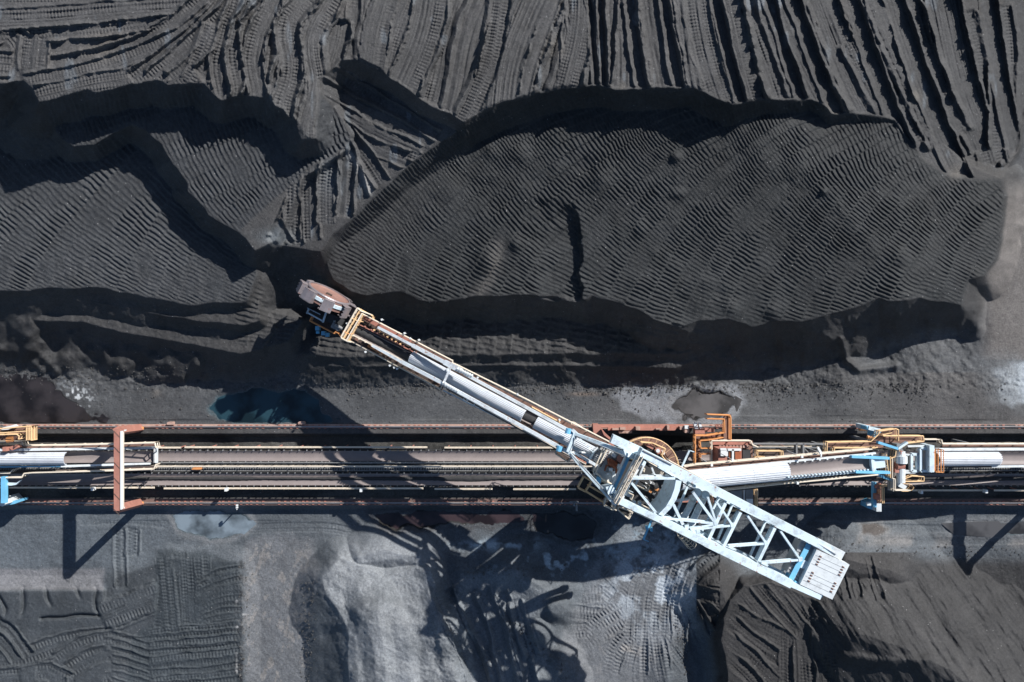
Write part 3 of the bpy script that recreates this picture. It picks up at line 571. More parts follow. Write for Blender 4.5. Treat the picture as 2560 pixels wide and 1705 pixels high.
# ------------------------------------------------------------------ mesh helpers
class MB:
    def __init__(s): s.v = []; s.f = []
    def add(s, vs_, fs_):
        b = len(s.v); s.v += [tuple(p) for p in vs_]; s.f += [tuple(b + i for i in f) for f in fs_]
    def hull8(s, a):      # eight corners: bottom ring 0-3, top ring 4-7
        s.add(a, [(3, 2, 1, 0), (4, 5, 6, 7), (0, 1, 5, 4), (1, 2, 6, 5), (2, 3, 7, 6), (3, 0, 4, 7)])
    def beam3(s, p0, p1, w, h, drop=True):
        p0 = Vector(p0); p1 = Vector(p1); d = (p1 - p0)
        if d.length < 1e-5: return
        d.normalize(); sd_ = d.cross(Vector((0, 0, 1)))
        if sd_.length < 1e-3: sd_ = Vector((1, 0, 0))
        sd_.normalize(); up = sd_.cross(d)
        o = -up * h / 2 if drop else Vector()
        c = []
        for p in (p0, p1):
            for a, b in ((-1, -1), (1, -1), (1, 1), (-1, 1)):
                c.append(p + o + sd_ * a * w / 2 + up * b * h / 2)
        s.add(c, [(0, 1, 2, 3), (7, 6, 5, 4), (0, 4, 5, 1), (1, 5, 6, 2), (2, 6, 7, 3), (3, 7, 4, 0)])
    def bm(s, a, b, wpx, h):           # a, b as (u, v, z of the top face)
        s.beam3(P(*a), P(*b), W(wpx, (a[2] + b[2]) / 2), h)
    def ibeam(s, a, b, wpx, h):        # flanged girder: two flanges and a web
        w_ = W(wpx, (a[2] + b[2]) / 2); p0 = Vector(P(*a)); p1 = Vector(P(*b))
        s.beam3(p0, p1, w_, .06); s.beam3(p0 - Vector((0, 0, .06)), p1 - Vector((0, 0, .06)), w_ * .45, h - .12); s.beam3(p0 - Vector((0, 0, h - .06)), p1 - Vector((0, 0, h - .06)), w_, .06)
    def tube(s, p0, p1, r, n=6, cap=True):
        p0 = Vector(p0); p1 = Vector(p1); d = p1 - p0
        if d.length < 1e-6: return
        q = d.to_track_quat('Z', 'Y'); c = []
        for p in (p0, p1):
            for i in range(n):
                t = 2 * math.pi * i / n; c.append(p + q @ Vector((r * math.cos(t), r * math.sin(t), 0)))
        f = [(i, (i + 1) % n, n + (i + 1) % n, n + i) for i in range(n)]
        if cap: f += [tuple(range(n))[::-1], tuple(range(n, 2 * n))]
        s.add(c, f)
    def prism(s, uv, z0, z1):          # upright block, outline seen at its top height z1
        t = [P(u, v, z1) for u, v in uv]; n = len(t); lo = [z0 + LIFT(u) for u, v in uv]
        a = sum(t[i][0] * t[(i + 1) % n][1] - t[(i + 1) % n][0] * t[i][1] for i in range(n))
        if a < 0: t = t[::-1]; lo = lo[::-1]
        s.add([(x, y, zl) for (x, y, _), zl in zip(t, lo)] + t, [tuple(range(n))[::-1], tuple(range(n, 2 * n))] + [(i, (i + 1) % n, n + (i + 1) % n, n + i) for i in range(n)])
    def rect(s, u0, v0, u1, v1, z0, z1): s.prism([(u0, v0), (u1, v0), (u1, v1), (u0, v1)], z0, z1)
    def box3(s, c, ex, ey, ez):        # centre and three half vectors
        c, ex, ey, ez = Vector(c), Vector(ex), Vector(ey), Vector(ez)
        s.hull8([c - ex - ey - ez, c + ex - ey - ez, c + ex + ey - ez, c - ex + ey - ez, c - ex - ey + ez, c + ex - ey + ez, c + ex + ey + ez, c - ex + ey + ez])
    def rail(s, pts, h=1.05, r=.05, sp=1.7, mids=1):   # handrail over floor points (u, v, floor z)
        q = [Vector(P(*p)) for p in pts]
        up = Vector((0, 0, h))
        # the picture shows the top rail: place it there, its posts straight below
        q = [Vector(P(p[0], p[1], p[2] + h)) - up for p in pts]
        for a, b in zip(q, q[1:]):
            s.tube(a + up, b + up, r, 6)
            for k in range(mids): s.tube(a + up * (k + 1) / (mids + 1), b + up * (k + 1) / (mids + 1), r * .7, 5)
            n = max(1, round((b - a).length / sp))
            for i in range(n + 1):
                c = a + (b - a) * i / n; s.tube(c, c + up, r * .8, 5)
            s.beam3(a + Vector((0, 0, .12)), b + Vector((0, 0, .12)), .02, .12)
    def pieces(s):
        """the separate pieces of this mesh, as meshes of their own (boxes that touch stay together)"""
        n = len(s.v); up = list(range(n))
        def find(i):
            while up[i] != i: up[i] = up[up[i]]; i = up[i]
            return i
        for f in s.f:
            for i in f[1:]: up[find(i)] = find(f[0])
        isl = {}
        for i in range(n): isl.setdefault(find(i), []).append(i)
        ks = list(isl); bb = {k: ([min(s.v[i][a] for i in isl[k]) - .03 for a in range(3)], [max(s.v[i][a] for i in isl[k]) + .03 for a in range(3)]) for k in ks}
        g = {k: k for k in ks}
        def gf(k):
            while g[k] != k: k = g[k]
            return k
        for a in range(len(ks)):
            for b in range(a):
                A, B = bb[ks[a]], bb[ks[b]]
                if all(A[0][q] < B[1][q] and B[0][q] < A[1][q] for q in range(3)): g[gf(ks[a])] = gf(ks[b])
        grp = {}
        for i in range(n): grp.setdefault(gf(find(i)), []).append(i)
        out = []
        for idx in grp.values():
            mp = {i: j for j, i in enumerate(idx)}; m = MB(); m.v = [s.v[i] for i in idx]
            m.f = [tuple(mp[i] for i in f) for f in s.f if f[0] in mp]; out.append(m)
        return out
    SPLIT = {'post', 'flange', 'gusset', 'control_cabinet', 'deck_plate', 'drive_motor', 'drive_unit', 'gear_motor', 'pump', 'valve_block', 'stiffener', 'travel_drive', 'rail_clamp', 'motor', 'leg', 'belt_well', 'buffer', 'pull_cord', 'floor_plate', 'pulley_block', 'roof_unit', 'operator_room', 'cable_terminal', 'hydraulic_unit', 'roof_panel', 'support_trestle', 'cable_box'}
    def build(s, name, mat, parent=None, root=None, smooth=False):
        if parent is not None and name in MB.SPLIT:
            ps = s.pieces()
            if len(ps) > 1: return [p._build(name, mat, parent, root, smooth) for p in ps][0]
        return s._build(name, mat, parent, root, smooth)
    def _build(s, name, mat, parent=None, root=None, smooth=False):
        me = bpy.data.meshes.new(name)
        org = Vector(root.location) if root is not None else Vector()
        me.from_pydata([Vector(p) - org for p in s.v], [], s.f); me.update()
        if smooth: me.polygons.foreach_set('use_smooth', [True] * len(me.polygons))
        me.materials.append(mat)
        o = bpy.data.objects.new(name, me); COL.objects.link(o)
        if parent is not None: o.parent = parent
        return o
def empty(name, loc):
    o = bpy.data.objects.new(name, None); COL.objects.link(o); o.location = loc; o.empty_display_size = .5
    return o
def lerp(a, b, t): return tuple(x + (y - x) * t for x, y in zip(a, b))

def cover_mb(a, b, wpx, rise, nrib=15, amp=.035, t0=0, t1=180):
    """ribbed half-round belt cover from a to b (u, v, z of the springing)"""
    m = MB(); p0 = Vector(P(*a)); p1 = Vector(P(*b)); d = (p1 - p0).normalized(); sd_ = d.cross(Vector((0, 0, 1))).normalized(); up = sd_.cross(d)
    w_ = W(wpx, a[2] + rise) / 2; n = nrib * 6
    prof = []
    for i in range(n + 1):
        t = R(t0 + (t1 - t0) * i / n); g = 1 - amp / w_ * (1 if (i % 6) in (0, 1) else 0)
        prof.append(sd_ * (math.cos(t) * w_ * g) + up * (math.sin(t) * rise * g))
    for q, off in ((p0, 0), (p1, 0)): m.v += [tuple(q + x) for x in prof]
    k = n + 1
    m.f += [(i, i + 1, k + i + 1, k + i) for i in range(n)]
    th = .04
    m.v += [tuple(p0 + x * (1 - th)) for x in prof] + [tuple(p1 + x * (1 - th)) for x in prof]
    m.f += [(2 * k + i + 1, 2 * k + i, 3 * k + i, 3 * k + i + 1) for i in range(n)]
    m.f += [(i + 1, i, 2 * k + i, 2 * k + i + 1) for i in range(n)] + [(k + i, k + i + 1, 3 * k + i + 1, 3 * k + i) for i in range(n)]
    L = (p1 - p0).length; ns = max(1, int(L / 3))
    for j in range(1, ns):      # lapped sheet joints
        c = p0 + d * (L * j / ns)
        for i in range(0, n, 3):
            a1, b1 = prof[i] * 1.02, prof[i + 3] * 1.02
            m.add([c + a1 - d * .05, c + b1 - d * .05, c + b1 + d * .05, c + a1 + d * .05], [(0, 1, 2, 3)])
    return m
def trough_mb(a, b, wpx, ang=32, nseg=1, sag=0.0):
    """troughed belt: flat middle and two raised sides, 3 cm thick"""
    m = MB(); p0 = Vector(P(*a)); p1 = Vector(P(*b)); d = (p1 - p0).normalized(); sd_ = d.cross(Vector((0, 0, 1))).normalized(); up = sd_.cross(d)
    w_ = W(wpx, a[2]) / 2
    prof = [(-1, .58), (-.82, .36), (-.6, .14), (-.4, .03), (-.15, 0), (.15, 0), (.4, .03), (.6, .14), (.82, .36), (1, .58)]
    pr = [sd_ * (x * w_) + up * (y * w_ * math.tan(R(ang)) * 1.5) for x, y in prof]
    k = len(pr)
    m.v = [tuple(p0 + x) for x in pr] + [tuple(p1 + x) for x in pr] + [tuple(p0 + x - up * .03) for x in pr] + [tuple(p1 + x - up * .03) for x in pr]
    m.f = [(i, k + i, k + i + 1, i + 1)[::-1] for i in range(k - 1)] + [(2 * k + i, 3 * k + i, 3 * k + i + 1, 2 * k + i + 1) for i in range(k - 1)]
    return m

# ------------------------------------------------------------------ materials
def paint_mat(name, c, rust=.0, rough=.55, metal=0., rustc=(.30, .11, .045), dirt=.18, scale=1.0, spec=.4, dust=0.):
    m = bpy.data.materials.new(name); m.use_nodes = True; nt = m.node_tree; N = nt.nodes; L = nt.links; b = N['Principled BSDF']
    b.inputs['Roughness'].default_value = rough; b.inputs['Metallic'].default_value = metal; b.inputs['Specular IOR Level'].default_value = spec
    tc = N.new('ShaderNodeTexCoord')
    n = N.new('ShaderNodeTexNoise'); n.inputs['Scale'].default_value = 1.1 * scale; n.inputs['Detail'].default_value = 6; n.inputs['Roughness'].default_value = .7
    L.new(tc.outputs['Object'], n.inputs['Vector'])
    mr = N.new('ShaderNodeMapRange'); mr.inputs[1].default_value = .3; mr.inputs[2].default_value = .7; mr.inputs[3].default_value = 1 - dirt; mr.inputs[4].default_value = 1 + dirt * .5
    L.new(n.outputs['Fac'], mr.inputs[0])
    mu = N.new('ShaderNodeMix'); mu.data_type = 'RGBA'; mu.blend_type = 'MULTIPLY'; mu.inputs[0].default_value = 1; mu.inputs[6].default_value = (*c, 1); L.new(mr.outputs[0], mu.inputs[7])
    out = mu.outputs[2]
    if rust > 0:
        n2 = N.new('ShaderNodeTexNoise'); n2.inputs['Scale'].default_value = 2.2 * scale; n2.inputs['Detail'].default_value = 8; n2.inputs['Roughness'].default_value = .72
        L.new(tc.outputs['Object'], n2.inputs['Vector'])
        m2 = N.new('ShaderNodeMapRange'); m2.inputs[1].default_value = .74 - rust * .4; m2.inputs[2].default_value = .82 - rust * .36; L.new(n2.outputs['Fac'], m2.inputs[0])
        mx = N.new('ShaderNodeMix'); mx.data_type = 'RGBA'; L.new(m2.outputs[0], mx.inputs[0]); L.new(out, mx.inputs[6]); mx.inputs[7].default_value = (*rustc, 1)
        out = mx.outputs[2]
    if dust > 0:
        n3 = N.new('ShaderNodeTexNoise'); n3.inputs['Scale'].default_value = .75; n3.inputs['Detail'].default_value = 9; n3.inputs['Roughness'].default_value = .78
        L.new(tc.outputs['Object'], n3.inputs['Vector'])
        m3 = N.new('ShaderNodeMapRange'); m3.inputs[1].default_value = .50; m3.inputs[2].default_value = .76; m3.inputs[4].default_value = dust; L.new(n3.outputs['Fac'], m3.inputs[0])
        mx3 = N.new('ShaderNodeMix'); mx3.data_type = 'RGBA'; L.new(m3.outputs[0], mx3.inputs[0]); L.new(out, mx3.inputs[6]); mx3.inputs[7].default_value = (.13, .13, .135, 1)
        out = mx3.outputs[2]
    L.new(out, b.inputs['Base Color'])
    return m
M = {
    'white': paint_mat('white_steel_paint', (.56, .61, .64), .40, dirt=.15, dust=.95),
    'clean': paint_mat('white_plate_paint', (.56, .60, .615), .18, dirt=.1, dust=.7),
    'pale': paint_mat('shade_tinted_white_steel', (.55, .66, .72), .38, dirt=.12, dust=.9),  # white steel, with the blue of sky-lit shade put into its colour
    'blue': paint_mat('blue_steel_paint', (.15, .42, .62), .22, dirt=.15),
    'cream': paint_mat('cream_rail_paint', (.66, .58, .47), .20, dirt=.15),
    'yellow': paint_mat('yellow_rail_paint', (.74, .50, .27), .30, dirt=.2, rustc=(.35, .14, .05)),
    'orange': paint_mat('orange_rail_paint', (.62, .27, .10), .35, dirt=.2),
    'rust': paint_mat('rusty_red_steel', (.37, .165, .125), .35, rustc=(.20, .085, .05), dirt=.25, rough=.8),
    'floor': paint_mat('rusty_floor_plate', (.20, .115, .088), .35, rustc=(.12, .06, .045), dirt=.3, rough=.85),
    'brown': paint_mat('brown_floor_plate', (.075, .055, .047), .2, dirt=.35, rough=.85),
    'dark': paint_mat('dark_steel', (.035, .036, .038), .1, dirt=.3, rough=.7),
    'grey': paint_mat('grey_steel', (.20, .205, .21), .25, dirt=.25, rough=.6),
    'cover': paint_mat('ribbed_cover_sheet', (.53, .56, .60), .08, dirt=.06, rough=.45, dust=.35),
    'slat': paint_mat('grey_ribbed_sheet', (.30, .31, .32), .1, dirt=.15),
    'belt': paint_mat('worn_belt_rubber', (.205, .175, .168), 0, dirt=.12, rough=.6),
    'coalload': paint_mat('loose_coal', (.035, .035, .036), 0, dirt=.4, rough=.85, scale=6),
    'motor': paint_mat('red_brown_motor_paint', (.33, .10, .045), .3, dirt=.3),
    'girder_shaded': paint_mat('shaded_rust_girder', (.16, .105, .09), .4, rustc=(.10, .06, .05), dirt=.35, rough=.85, scale=1.5),  # darker copy of the girder rust, shade put into the colour
    'girder': paint_mat('rust_stained_girder', (.42, .28, .23), .45, rustc=(.15, .075, .05), dirt=.35, rough=.85, scale=1.5),
    'wheel': paint_mat('worn_red_wheel_plate', (.235, .135, .112), .45, rustc=(.22, .10, .07), dirt=.25, rough=.6),
    'bucket': paint_mat('worn_bucket_steel', (.27, .24, .25), .4, rustc=(.25, .12, .09), dirt=.3, rough=.45, metal=.35),
    'railsteel': paint_mat('polished_rail_steel', (.45, .43, .42), .1, dirt=.2, rough=.35, metal=.7),
    'zinc': paint_mat('galvanised_steel', (.33, .33, .32), .15, dirt=.2, rough=.5, metal=.3),
    'lamp': paint_mat('white_lamp_housing', (.62, .64, .64), .05, dirt=.05),
}
# ------------------------------------------------------------------ rails and yard conveyors
U0, U1 = -420, 2980
def rail_line(v0, v1, vr, vc, label, zt):
    root = empty('crane_rail', P(1280, vr, zt)); tag(root, label, 'rail', 'long crane rails of the machine')
    m = MB(); m.rect(U0, v0, U1, v1, -2.4 if v0 > 1200 else -1.1, zt); m.build('girder', M['girder' if v0 < 1200 else 'girder_shaded'], root, root)
    m = MB(); p0, p1 = P(U0, vr, zt), P(U1, vr, zt)
    p0 = Vector(p0); p1 = Vector(p1)
    for w_, h0, h1 in ((.15, 0, .02), (.04, .02, .12), (.085, .12, .17)):
        m.beam3(p0 + Vector((0, 0, h1)), p1 + Vector((0, 0, h1)), w_, h1 - h0)
    m.build('rail_head', M['railsteel'], root, root)
    m = MB()
    for i, u in enumerate(np.arange(U0, U1, 14.0)):
        if (i * 7919) % 11 < 9:
            for s in (-1, 1):
                x, y, z = P(u + ((i * 31) % 5) - 2, vr + s * 3.6, zt + .004)
                m.box3((x, y, z + .03), (.13, 0, 0), (0, .055, 0), (0, 0, .03))
    c = m.build('rail_clip', M['rust'], root, root); c['kind'] = 'stuff'
    m = MB(); m.tube(P(U0, vc, zt - .35), P(U1, vc, zt - .35), .05, 6); m.build('cable', M['cream'], root, root)
    return root
rail_line(1060.5, 1070, 1066.5, 1074.5, 'pinkish rusty rail girder along the lane, upper of the two', .14)
rail_line(1247, 1263, 1257, 1245.5, 'rusty rail girder toned dark with shade along the south edge, lower of the two', -.86)

def conveyor(v0, v1, zb, label, sp, cover_rng=None):
    vc = (v0 + v1) / 2
    root = empty('belt_conveyor', P(1280, vc, -1)); tag(root, label, 'conveyor', 'long yard belt conveyors')
    trough_mb((U0, vc, zb), (U1, vc, zb), v1 - v0, 26).build('belt', M['belt'], root, root, True)
    m = MB()
    for v in (v0 - 2.5, v1 + 2.5):
        m.bm((U0, v, zb - .05), (U1, v, zb - .05), 2.2, .22)
    for u in np.arange(U0, U1, 66):
        for v in (v0 - 2.5, v1 + 2.5):
            x, y, z = P(u, v, zb); m.box3((x, y, (zb - 1.2) / 2), (.05, 0, 0), (0, .05, 0), (0, 0, (zb + .8) / 2))
        m.bm((u, v0 - 2.5, zb - .2), (u, v1 + 2.5, zb - .2), 1.6, .1)
    m.build('frame', M['dark'], root, root)
    # idler sets: a bracket and roller end either side
    m = MB(); ya, yb = P(0, v0 - 2.2, zb)[1], P(0, v1 + 2.2, zb)[1]; pr = [(ya, zb + .34), (yb, zb + .34), (yb, zb - .12), (ya, zb - .12), (ya - .06, zb + .34), (yb + .06, zb + .34), (yb + .06, zb - .06), (ya - .06, zb - .06)]
    m.add([(q, y_, z_) for q in (-.04, .04) for y_, z_ in pr], [(0, 4, 7, 3), (7, 6, 2, 3), (6, 5, 1, 2)] + [(a + 8, b + 8, c + 8, d + 8)[::-1] for a, b, c, d in ((0, 4, 7, 3), (7, 6, 2, 3), (6, 5, 1, 2))] + [(0, 8, 12, 4), (1, 5, 13, 9), (0, 3, 11, 8), (3, 2, 10, 11), (2, 1, 9, 10), (4, 12, 15, 7), (7, 15, 14, 6), (6, 14, 13, 5)])
    for s, v in ((-1, v0 - 1.5), (1, v1 + 1.5)):
        x, y, z = P(0, v, zb); q = Vector((0, y, zb + .30))
        m.tube(q + Vector((0, .07, .0)), q - Vector((0, .07, .0)), .045, 8)
        m.box3((0, y, zb + .12), (.03, 0, 0), (0, .04, 0), (0, 0, .18))
    first = None; us_ = list(np.arange(8, 2560, sp))
    keep = us_[:100] if len(us_) > 100 else us_
    for u in keep:
        x = P(u, vc, zb)[0]
        if first is None: first = m.build('idler', M['grey'], root, root); o = first
        else: o = first.copy(); COL.objects.link(o); o.parent = root
        o.location = (x - root.location.x * 0, 0, 0)
    rest = us_[100:] + list(np.arange(2565, U1, sp)) + list(np.arange(U0, 0, sp))
    mm = MB()
    for u in rest:
        x = P(u, vc, zb)[0]; b = len(mm.v)
        mm.v += [(p[0] + x, p[1], p[2]) for p in m.v]; mm.f += [tuple(b + i for i in f) for f in m.f]
    if rest:
        o = mm.build('idler', M['grey'], root, root); o['kind'] = 'stuff'
    return root
c1 = conveyor(1126.5, 1152, .55, 'upper yard conveyor with an empty grey belt', 19)
c2 = conveyor(1183, 1212, .55, 'lower yard conveyor carrying a thin strip of coal', 17)
# coal lying on the lower belt
m = MB(); rs = np.random.RandomState(3); xs = np.arange(290, 2980, 5.0)
hw = 4.6 + 1.8 * np.interp(xs, np.arange(290, 3000, 60), rs.uniform(-.8, 1.0, len(np.arange(290, 3000, 60)))) + 3.2 * np.exp(-((xs - 1180) / 60) ** 2)
hw *= np.clip((xs - 290) / 60, .05, 1)
for i, (u, h) in enumerate(zip(xs, hw)):
    for j, t in enumerate((-1, -.5, 0, .5, 1)):
        m.v.append(P(u, 1197.5 + t * (h + rs.uniform(-.5, .5)) - 1.0, .555 + .22 * (1 - t * t) * (.7 + .5 * rs.rand()) + .012))
    if i:
        b = (i - 1) * 5; m.f += [(b + j, b + j + 1, b + 5 + j + 1, b + 5 + j) for j in range(4)]
tag(m.build('coal_load', M['coalload'], smooth=True), 'strip of black coal lying on the lower belt', 'coal', kind='stuff')

# cable trays beside the conveyors
def tray(u0, u1, v, z, label, n=0):
    root = empty('cable_tray', P((u0 + u1) / 2, v, -1)); tag(root, label, 'cable tray', 'cream cable trays along the conveyors')
    m = MB(); m.bm((u0, v, z), (u1, v, z), 4.2, .10)
    for u in np.arange(u0, u1, 3.2): m.bm((u, v - 2.0, z + .035), (u, v + 2.0, z + .035), 1.4, .035)
    m.build('tray', M['cream'], root, root)
    m = MB()
    for u in np.arange(u0 + 8, u1, 56): x, y, _ = P(u, v, z); m.box3((x, y, (z - 1.1) / 2 - .08), (.05, 0, 0), (0, .05, 0), (0, 0, (z + 1.0) / 2 - .02))
    m.build('post', M['rust'], root, root)
tray(-400, 452, 1119, .75, 'rusty tray along the upper belt left of the rusty portal')
tray(462, 1068, 1118, .75, 'long cream tray above the upper belt, left of the gap')
tray(1112, 1400, 1119, .75, 'cream tray above the upper belt, ending under the boom')
tray(1900, 2090, 1117, .75, 'short cream tray above the belt near the slanting conveyor')
tray(-400, 386, 1219, .8, 'cream tray along the lower belt at the left end')
tray(410, 1058, 1221, .8, 'long cream tray along the lower belt beyond the rusty portal')
tray(1087, 1231, 1222.5, .8, 'short cream tray along the lower belt between two gaps')
tray(1284, 1440, 1223, .8, 'cream tray along the lower belt ending under the machine')
tray(2282, 2462, 1226, .8, 'pale tray along the lower belt right of the tripper')
tray(2486, 2980, 1226, .8, 'pale tray along the lower belt at the right end')
def jbox(u, v, lab):
    root = empty('switch_box', P(u, v, -1)); tag(root, lab, 'switch box', 'white switch boxes along the lower belt')
    m = MB(); m.rect(u - 3, v - 4, u + 3, v + 4, .75, 1.35); m.build('cabinet', M['lamp'], root, root)
    m = MB(); x, y, _ = P(u, v, 1); m.box3((x, y, -.12), (.05, 0, 0), (0, .05, 0), (0, 0, .86)); m.build('post', M['grey'], root, root)
for u, v, l in [(230, 1220, 'small white box left of the rusty portal'), (564, 1221.5, 'small white box below the belt right of the rusty portal'), (902, 1223, 'small white box below the belt above the shadow lines'), (2305, 1228, 'small pale box right of the tripper'), (2467, 1226, 'small pale box nearest the right end')]: jbox(u, v + 3, l)

# walkway between the belts
root = empty('service_walkway', P(1280, 1166, -1)); tag(root, 'narrow grated walkway running between the two belts', 'walkway')
m = MB()
for v in (1158, 1168.5, 1177): m.bm((U0, v, .42), (U1, v, .42), 1.4, .14)
for u in np.arange(U0, U1, 4.2): m.bm((u, 1169, .44), (u, 1176.5, .44), 1.5, .03)
for u in np.arange(U0, U1, 42): x, y, _ = P(u, 1167, .4); m.box3((x, y, -.38), (.05, 0, 0), (0, .35, 0), (0, 0, .66))
m.build('grating', M['zinc'], root, root)
m = MB()
for u in np.arange(U0, U1, 6.0): m.bm((u, 1158.6, .40), (u + 5.4, 1158.6, .40), 1.0, .03)
m.rect(U0, 1160, U1, 1166, .30, .36); m.build('cable_duct', M['dark'], root, root)
for v, mt in ((1157, 'zinc'), (1166.5, 'cream')):
    m = MB(); m.rail([(U0, v, .42), (U1, v, .42)], .95, .03 if v < 1160 else .05, 1.9); m.build('handrail', M[mt], root, root)
# small red and white marker post, orange bin on the walkway
mk = MB(); mk.tube(P(592, 1273, -2.25), P(592, 1273, .3), .07, 8)
mk.rect(589.5, 1262, 593.5, 1266, .2, .5); mk.rect(589.5, 1267.5, 593.5, 1271, .2, .5)
tag(mk.build('marker_post', M['lamp']), 'tiny white and red marker post below the lower rail', 'marker post')
mk = MB(); mk.prism([(478, 1175), (482, 1169), (500, 1169), (503, 1173), (500, 1176)], .45, .9)
tag(mk.build('tool_box', M['orange']), 'small orange box lying on the grated walkway', 'box')
for u, v, l in ((425, 1060, 'rusty block against the upper rail girder, left one'), (753, 1059, 'brown block against the upper rail girder in shadow')):
    m = MB(); m.prism([(u - 8, v + 2), (u - 8, v - 3), (u - 5, v - 5), (u + 6, v - 5), (u + 8, v - 3), (u + 8, v + 2)], -.1, .5)
    tag(m.build('stop_block', M['girder']), l, 'stop block')

# rusty portal frames standing over the conveyors
def portal(name_label):
    zt = 8.0
    root = empty('portal_frame', P(350, 1165, 0)); tag(root, name_label, 'portal frame', 'rusty portal frames over the conveyors')
    m = MB(); m.rect(284.5, 1073, 299, 1277, zt - .9, zt)
    m.build('beam', M['rust'], root, root)
    m = MB()
    for i in range(6):
        v = 1078 + i * 39; m.bm((284.8, v, zt + .03), (298.7, v + 15, zt + .03), 1.3, .05)
    m.build('stiffener', M['brown'], root, root)
    m = MB(); m.rect(286, 1092, 297, 1108, zt, zt + .01)
    m = MB(); m.rect(300.5, 1078, 303.5, 1274, zt - .3, zt + .1); m.build('cable_tray', M['lamp'], root, root)
    m = MB(); m.rect(305, 1080, 307.5, 1270, zt - .5, zt - .25); m.build('service_pipe', M['cream'], root, root)
    for va, vb, zb_ in ((1077, 1070, .3), (1272, 1257, -.6)):
        m = MB(); p0 = Vector(P(292, va, zt - .5)); p1 = Vector(P(350, vb, zb_)); m.beam3(p0, p1, .75, .6, False)
        m.build('leg', M['rust'], root, root)
        m = MB(); m.beam3(Vector(P(300, va + 1, zt - .2)), Vector(P(346, vb + 1, zb_ + .35)), .16, .12, False); m.build('cable_tray', M['lamp'], root, root)
        m = MB(); c = Vector(P(352, vb, zb_)); m.tube(c + Vector((-.25, 0, .15)), c + Vector((.35, 0, .15)), .17, 10); m.build('buffer', M['orange'], root, root)
    return root
pf = portal('rusty red portal frame spanning both belts on the left')
r2 = pf.copy(); COL.objects.link(r2); r2.location = P(2632, 1165, 0); r2['label'] = 'rusty portal frame past the right edge, showing only its shadow'
for ch in list(pf.children):
    c = ch.copy(); COL.objects.link(c); c.parent = r2
# loose lumps of coal at the foot of the pile
m = MB(); rs = np.random.RandomState(9)
zi = lambda u, v: Z[np.searchsorted(vs, v), np.searchsorted(us, u)]
for i in range(5600):
    u = rs.uniform(850, 2320) if rs.rand() < .72 else (rs.uniform(0, 560) if rs.rand() < .55 else rs.uniform(760, 2560))
    v = 958 + abs(rs.normal(0, 17)) if u > 700 else 915 + abs(rs.normal(0, 30)) + (rs.rand() < .1) * rs.uniform(0, 100)
    if rs.rand() < .12: v = rs.uniform(955, 1058)
    if v > 1058: continue
    if i > 4300:
        k = rs.randint(6); (ua, va), (ub, vb) = (((610, 1400), (606, 1700)), ((775, 1450), (765, 1700)), ((1140, 1430), (1420, 1420)), ((2090, 1370), (2560, 1385)), ((1700, 1560), (1720, 1700)), ((1260, 1540), (1420, 1690)))[k]
        t = rs.rand(); u = ua + (ub - ua) * t + rs.normal(0, 10); v = va + (vb - va) * t + rs.normal(0, 9)
        if not (0 < u < 2560 and v < 1704): continue
    z = zi(u, v); r = .035 + .085 * rs.rand() ** 3 + (.12 if rs.rand() < .006 else 0)
    x, y, _ = P(u, v, z); c = Vector((x, y, z + r * .3)); a = rs.uniform(0, 6)
    q = [c + Vector((r * math.cos(a + k * 2.09) * rs.uniform(.7, 1.2), r * math.sin(a + k * 2.09) * rs.uniform(.7, 1.2), -r * .5)) for k in range(3)] + [c + Vector((r * math.cos(a + 1 + k * 2.09) * rs.uniform(.5, .9), r * math.sin(a + 1 + k * 2.09) * rs.uniform(.5, .9), r * rs.uniform(.4, .8))) for k in range(3)]
    m.add(q, [(3, 4, 5), (0, 1, 3), (1, 4, 3), (1, 2, 4), (2, 5, 4), (2, 0, 5), (0, 3, 5)])
tag(m.build('coal_lumps', paint_mat('coal_lump', (.075, .073, .071), .1, dirt=.5, rustc=(.2, .17, .15), scale=3)), 'loose coal lumps scattered at the foot of the pile', 'coal lumps', kind='stuff')
# ------------------------------------------------------------------ bucket wheel reclaimer
RT = empty('bucket_wheel_reclaimer', P(1613, 1171, 0))
tag(RT, 'huge white and pale blue reclaimer with a rusty bucket wheel on its long covered boom', 'reclaimer')
def part(m, name, mat, parent=RT, smooth=False): return m.build(name, M[mat] if isinstance(mat, str) else mat, parent, RT, smooth)
def rails(pts, mat='cream', parent=RT, **k):
    m = MB(); m.rail(pts, **k); return part(m, 'handrail', mat, parent)
def boomline(a, b, t): return lerp(a, b, t)

# --- wheel
ZW = 8.8
wc = Vector(P(823, 735, ZW + .6))
ti = R(9); ax = Vector((.489 * math.cos(ti), .872 * math.cos(ti), math.sin(ti))).normalized()
e1 = Vector((-.872, .489, 0)).normalized(); e2 = ax.cross(e1).normalized()
def wp(r, t, a): return wc + e1 * (r * math.cos(t)) + e2 * (r * math.sin(t)) + ax * a
def ring(m, prof, n=48, t0=0, t1=2 * math.pi, closed=True):
    k = len(prof); b = len(m.v)
    nn = n if closed else n + 1
    for i in range(nn):
        t = t0 + (t1 - t0) * i / n
        m.v += [tuple(wp(r, t, a)) for r, a in prof]
    for i in range(n):
        j = (i + 1) % nn
        for q in range(k - 1): m.f.append((b + i * k + q, b + j * k + q, b + j * k + q + 1, b + i * k + q + 1))
m = MB(); ring(m, [(.02, -.10), (.28, -.08), (.30, -.16), (1.2, -.22), (1.95, -.06), (2.12, .05), (2.30, .06), (2.32, -.10), (2.36, -.95), (1.2, -1.05), (.02, -1.05)])
wheel = part(m, 'bucket_wheel', 'wheel')
m = MB(); ring(m, [(2.14, .05), (2.14, .16), (2.28, .16), (2.34, .07), (2.34, -.02)]); part(m, 'rim', 'bucket', wheel)
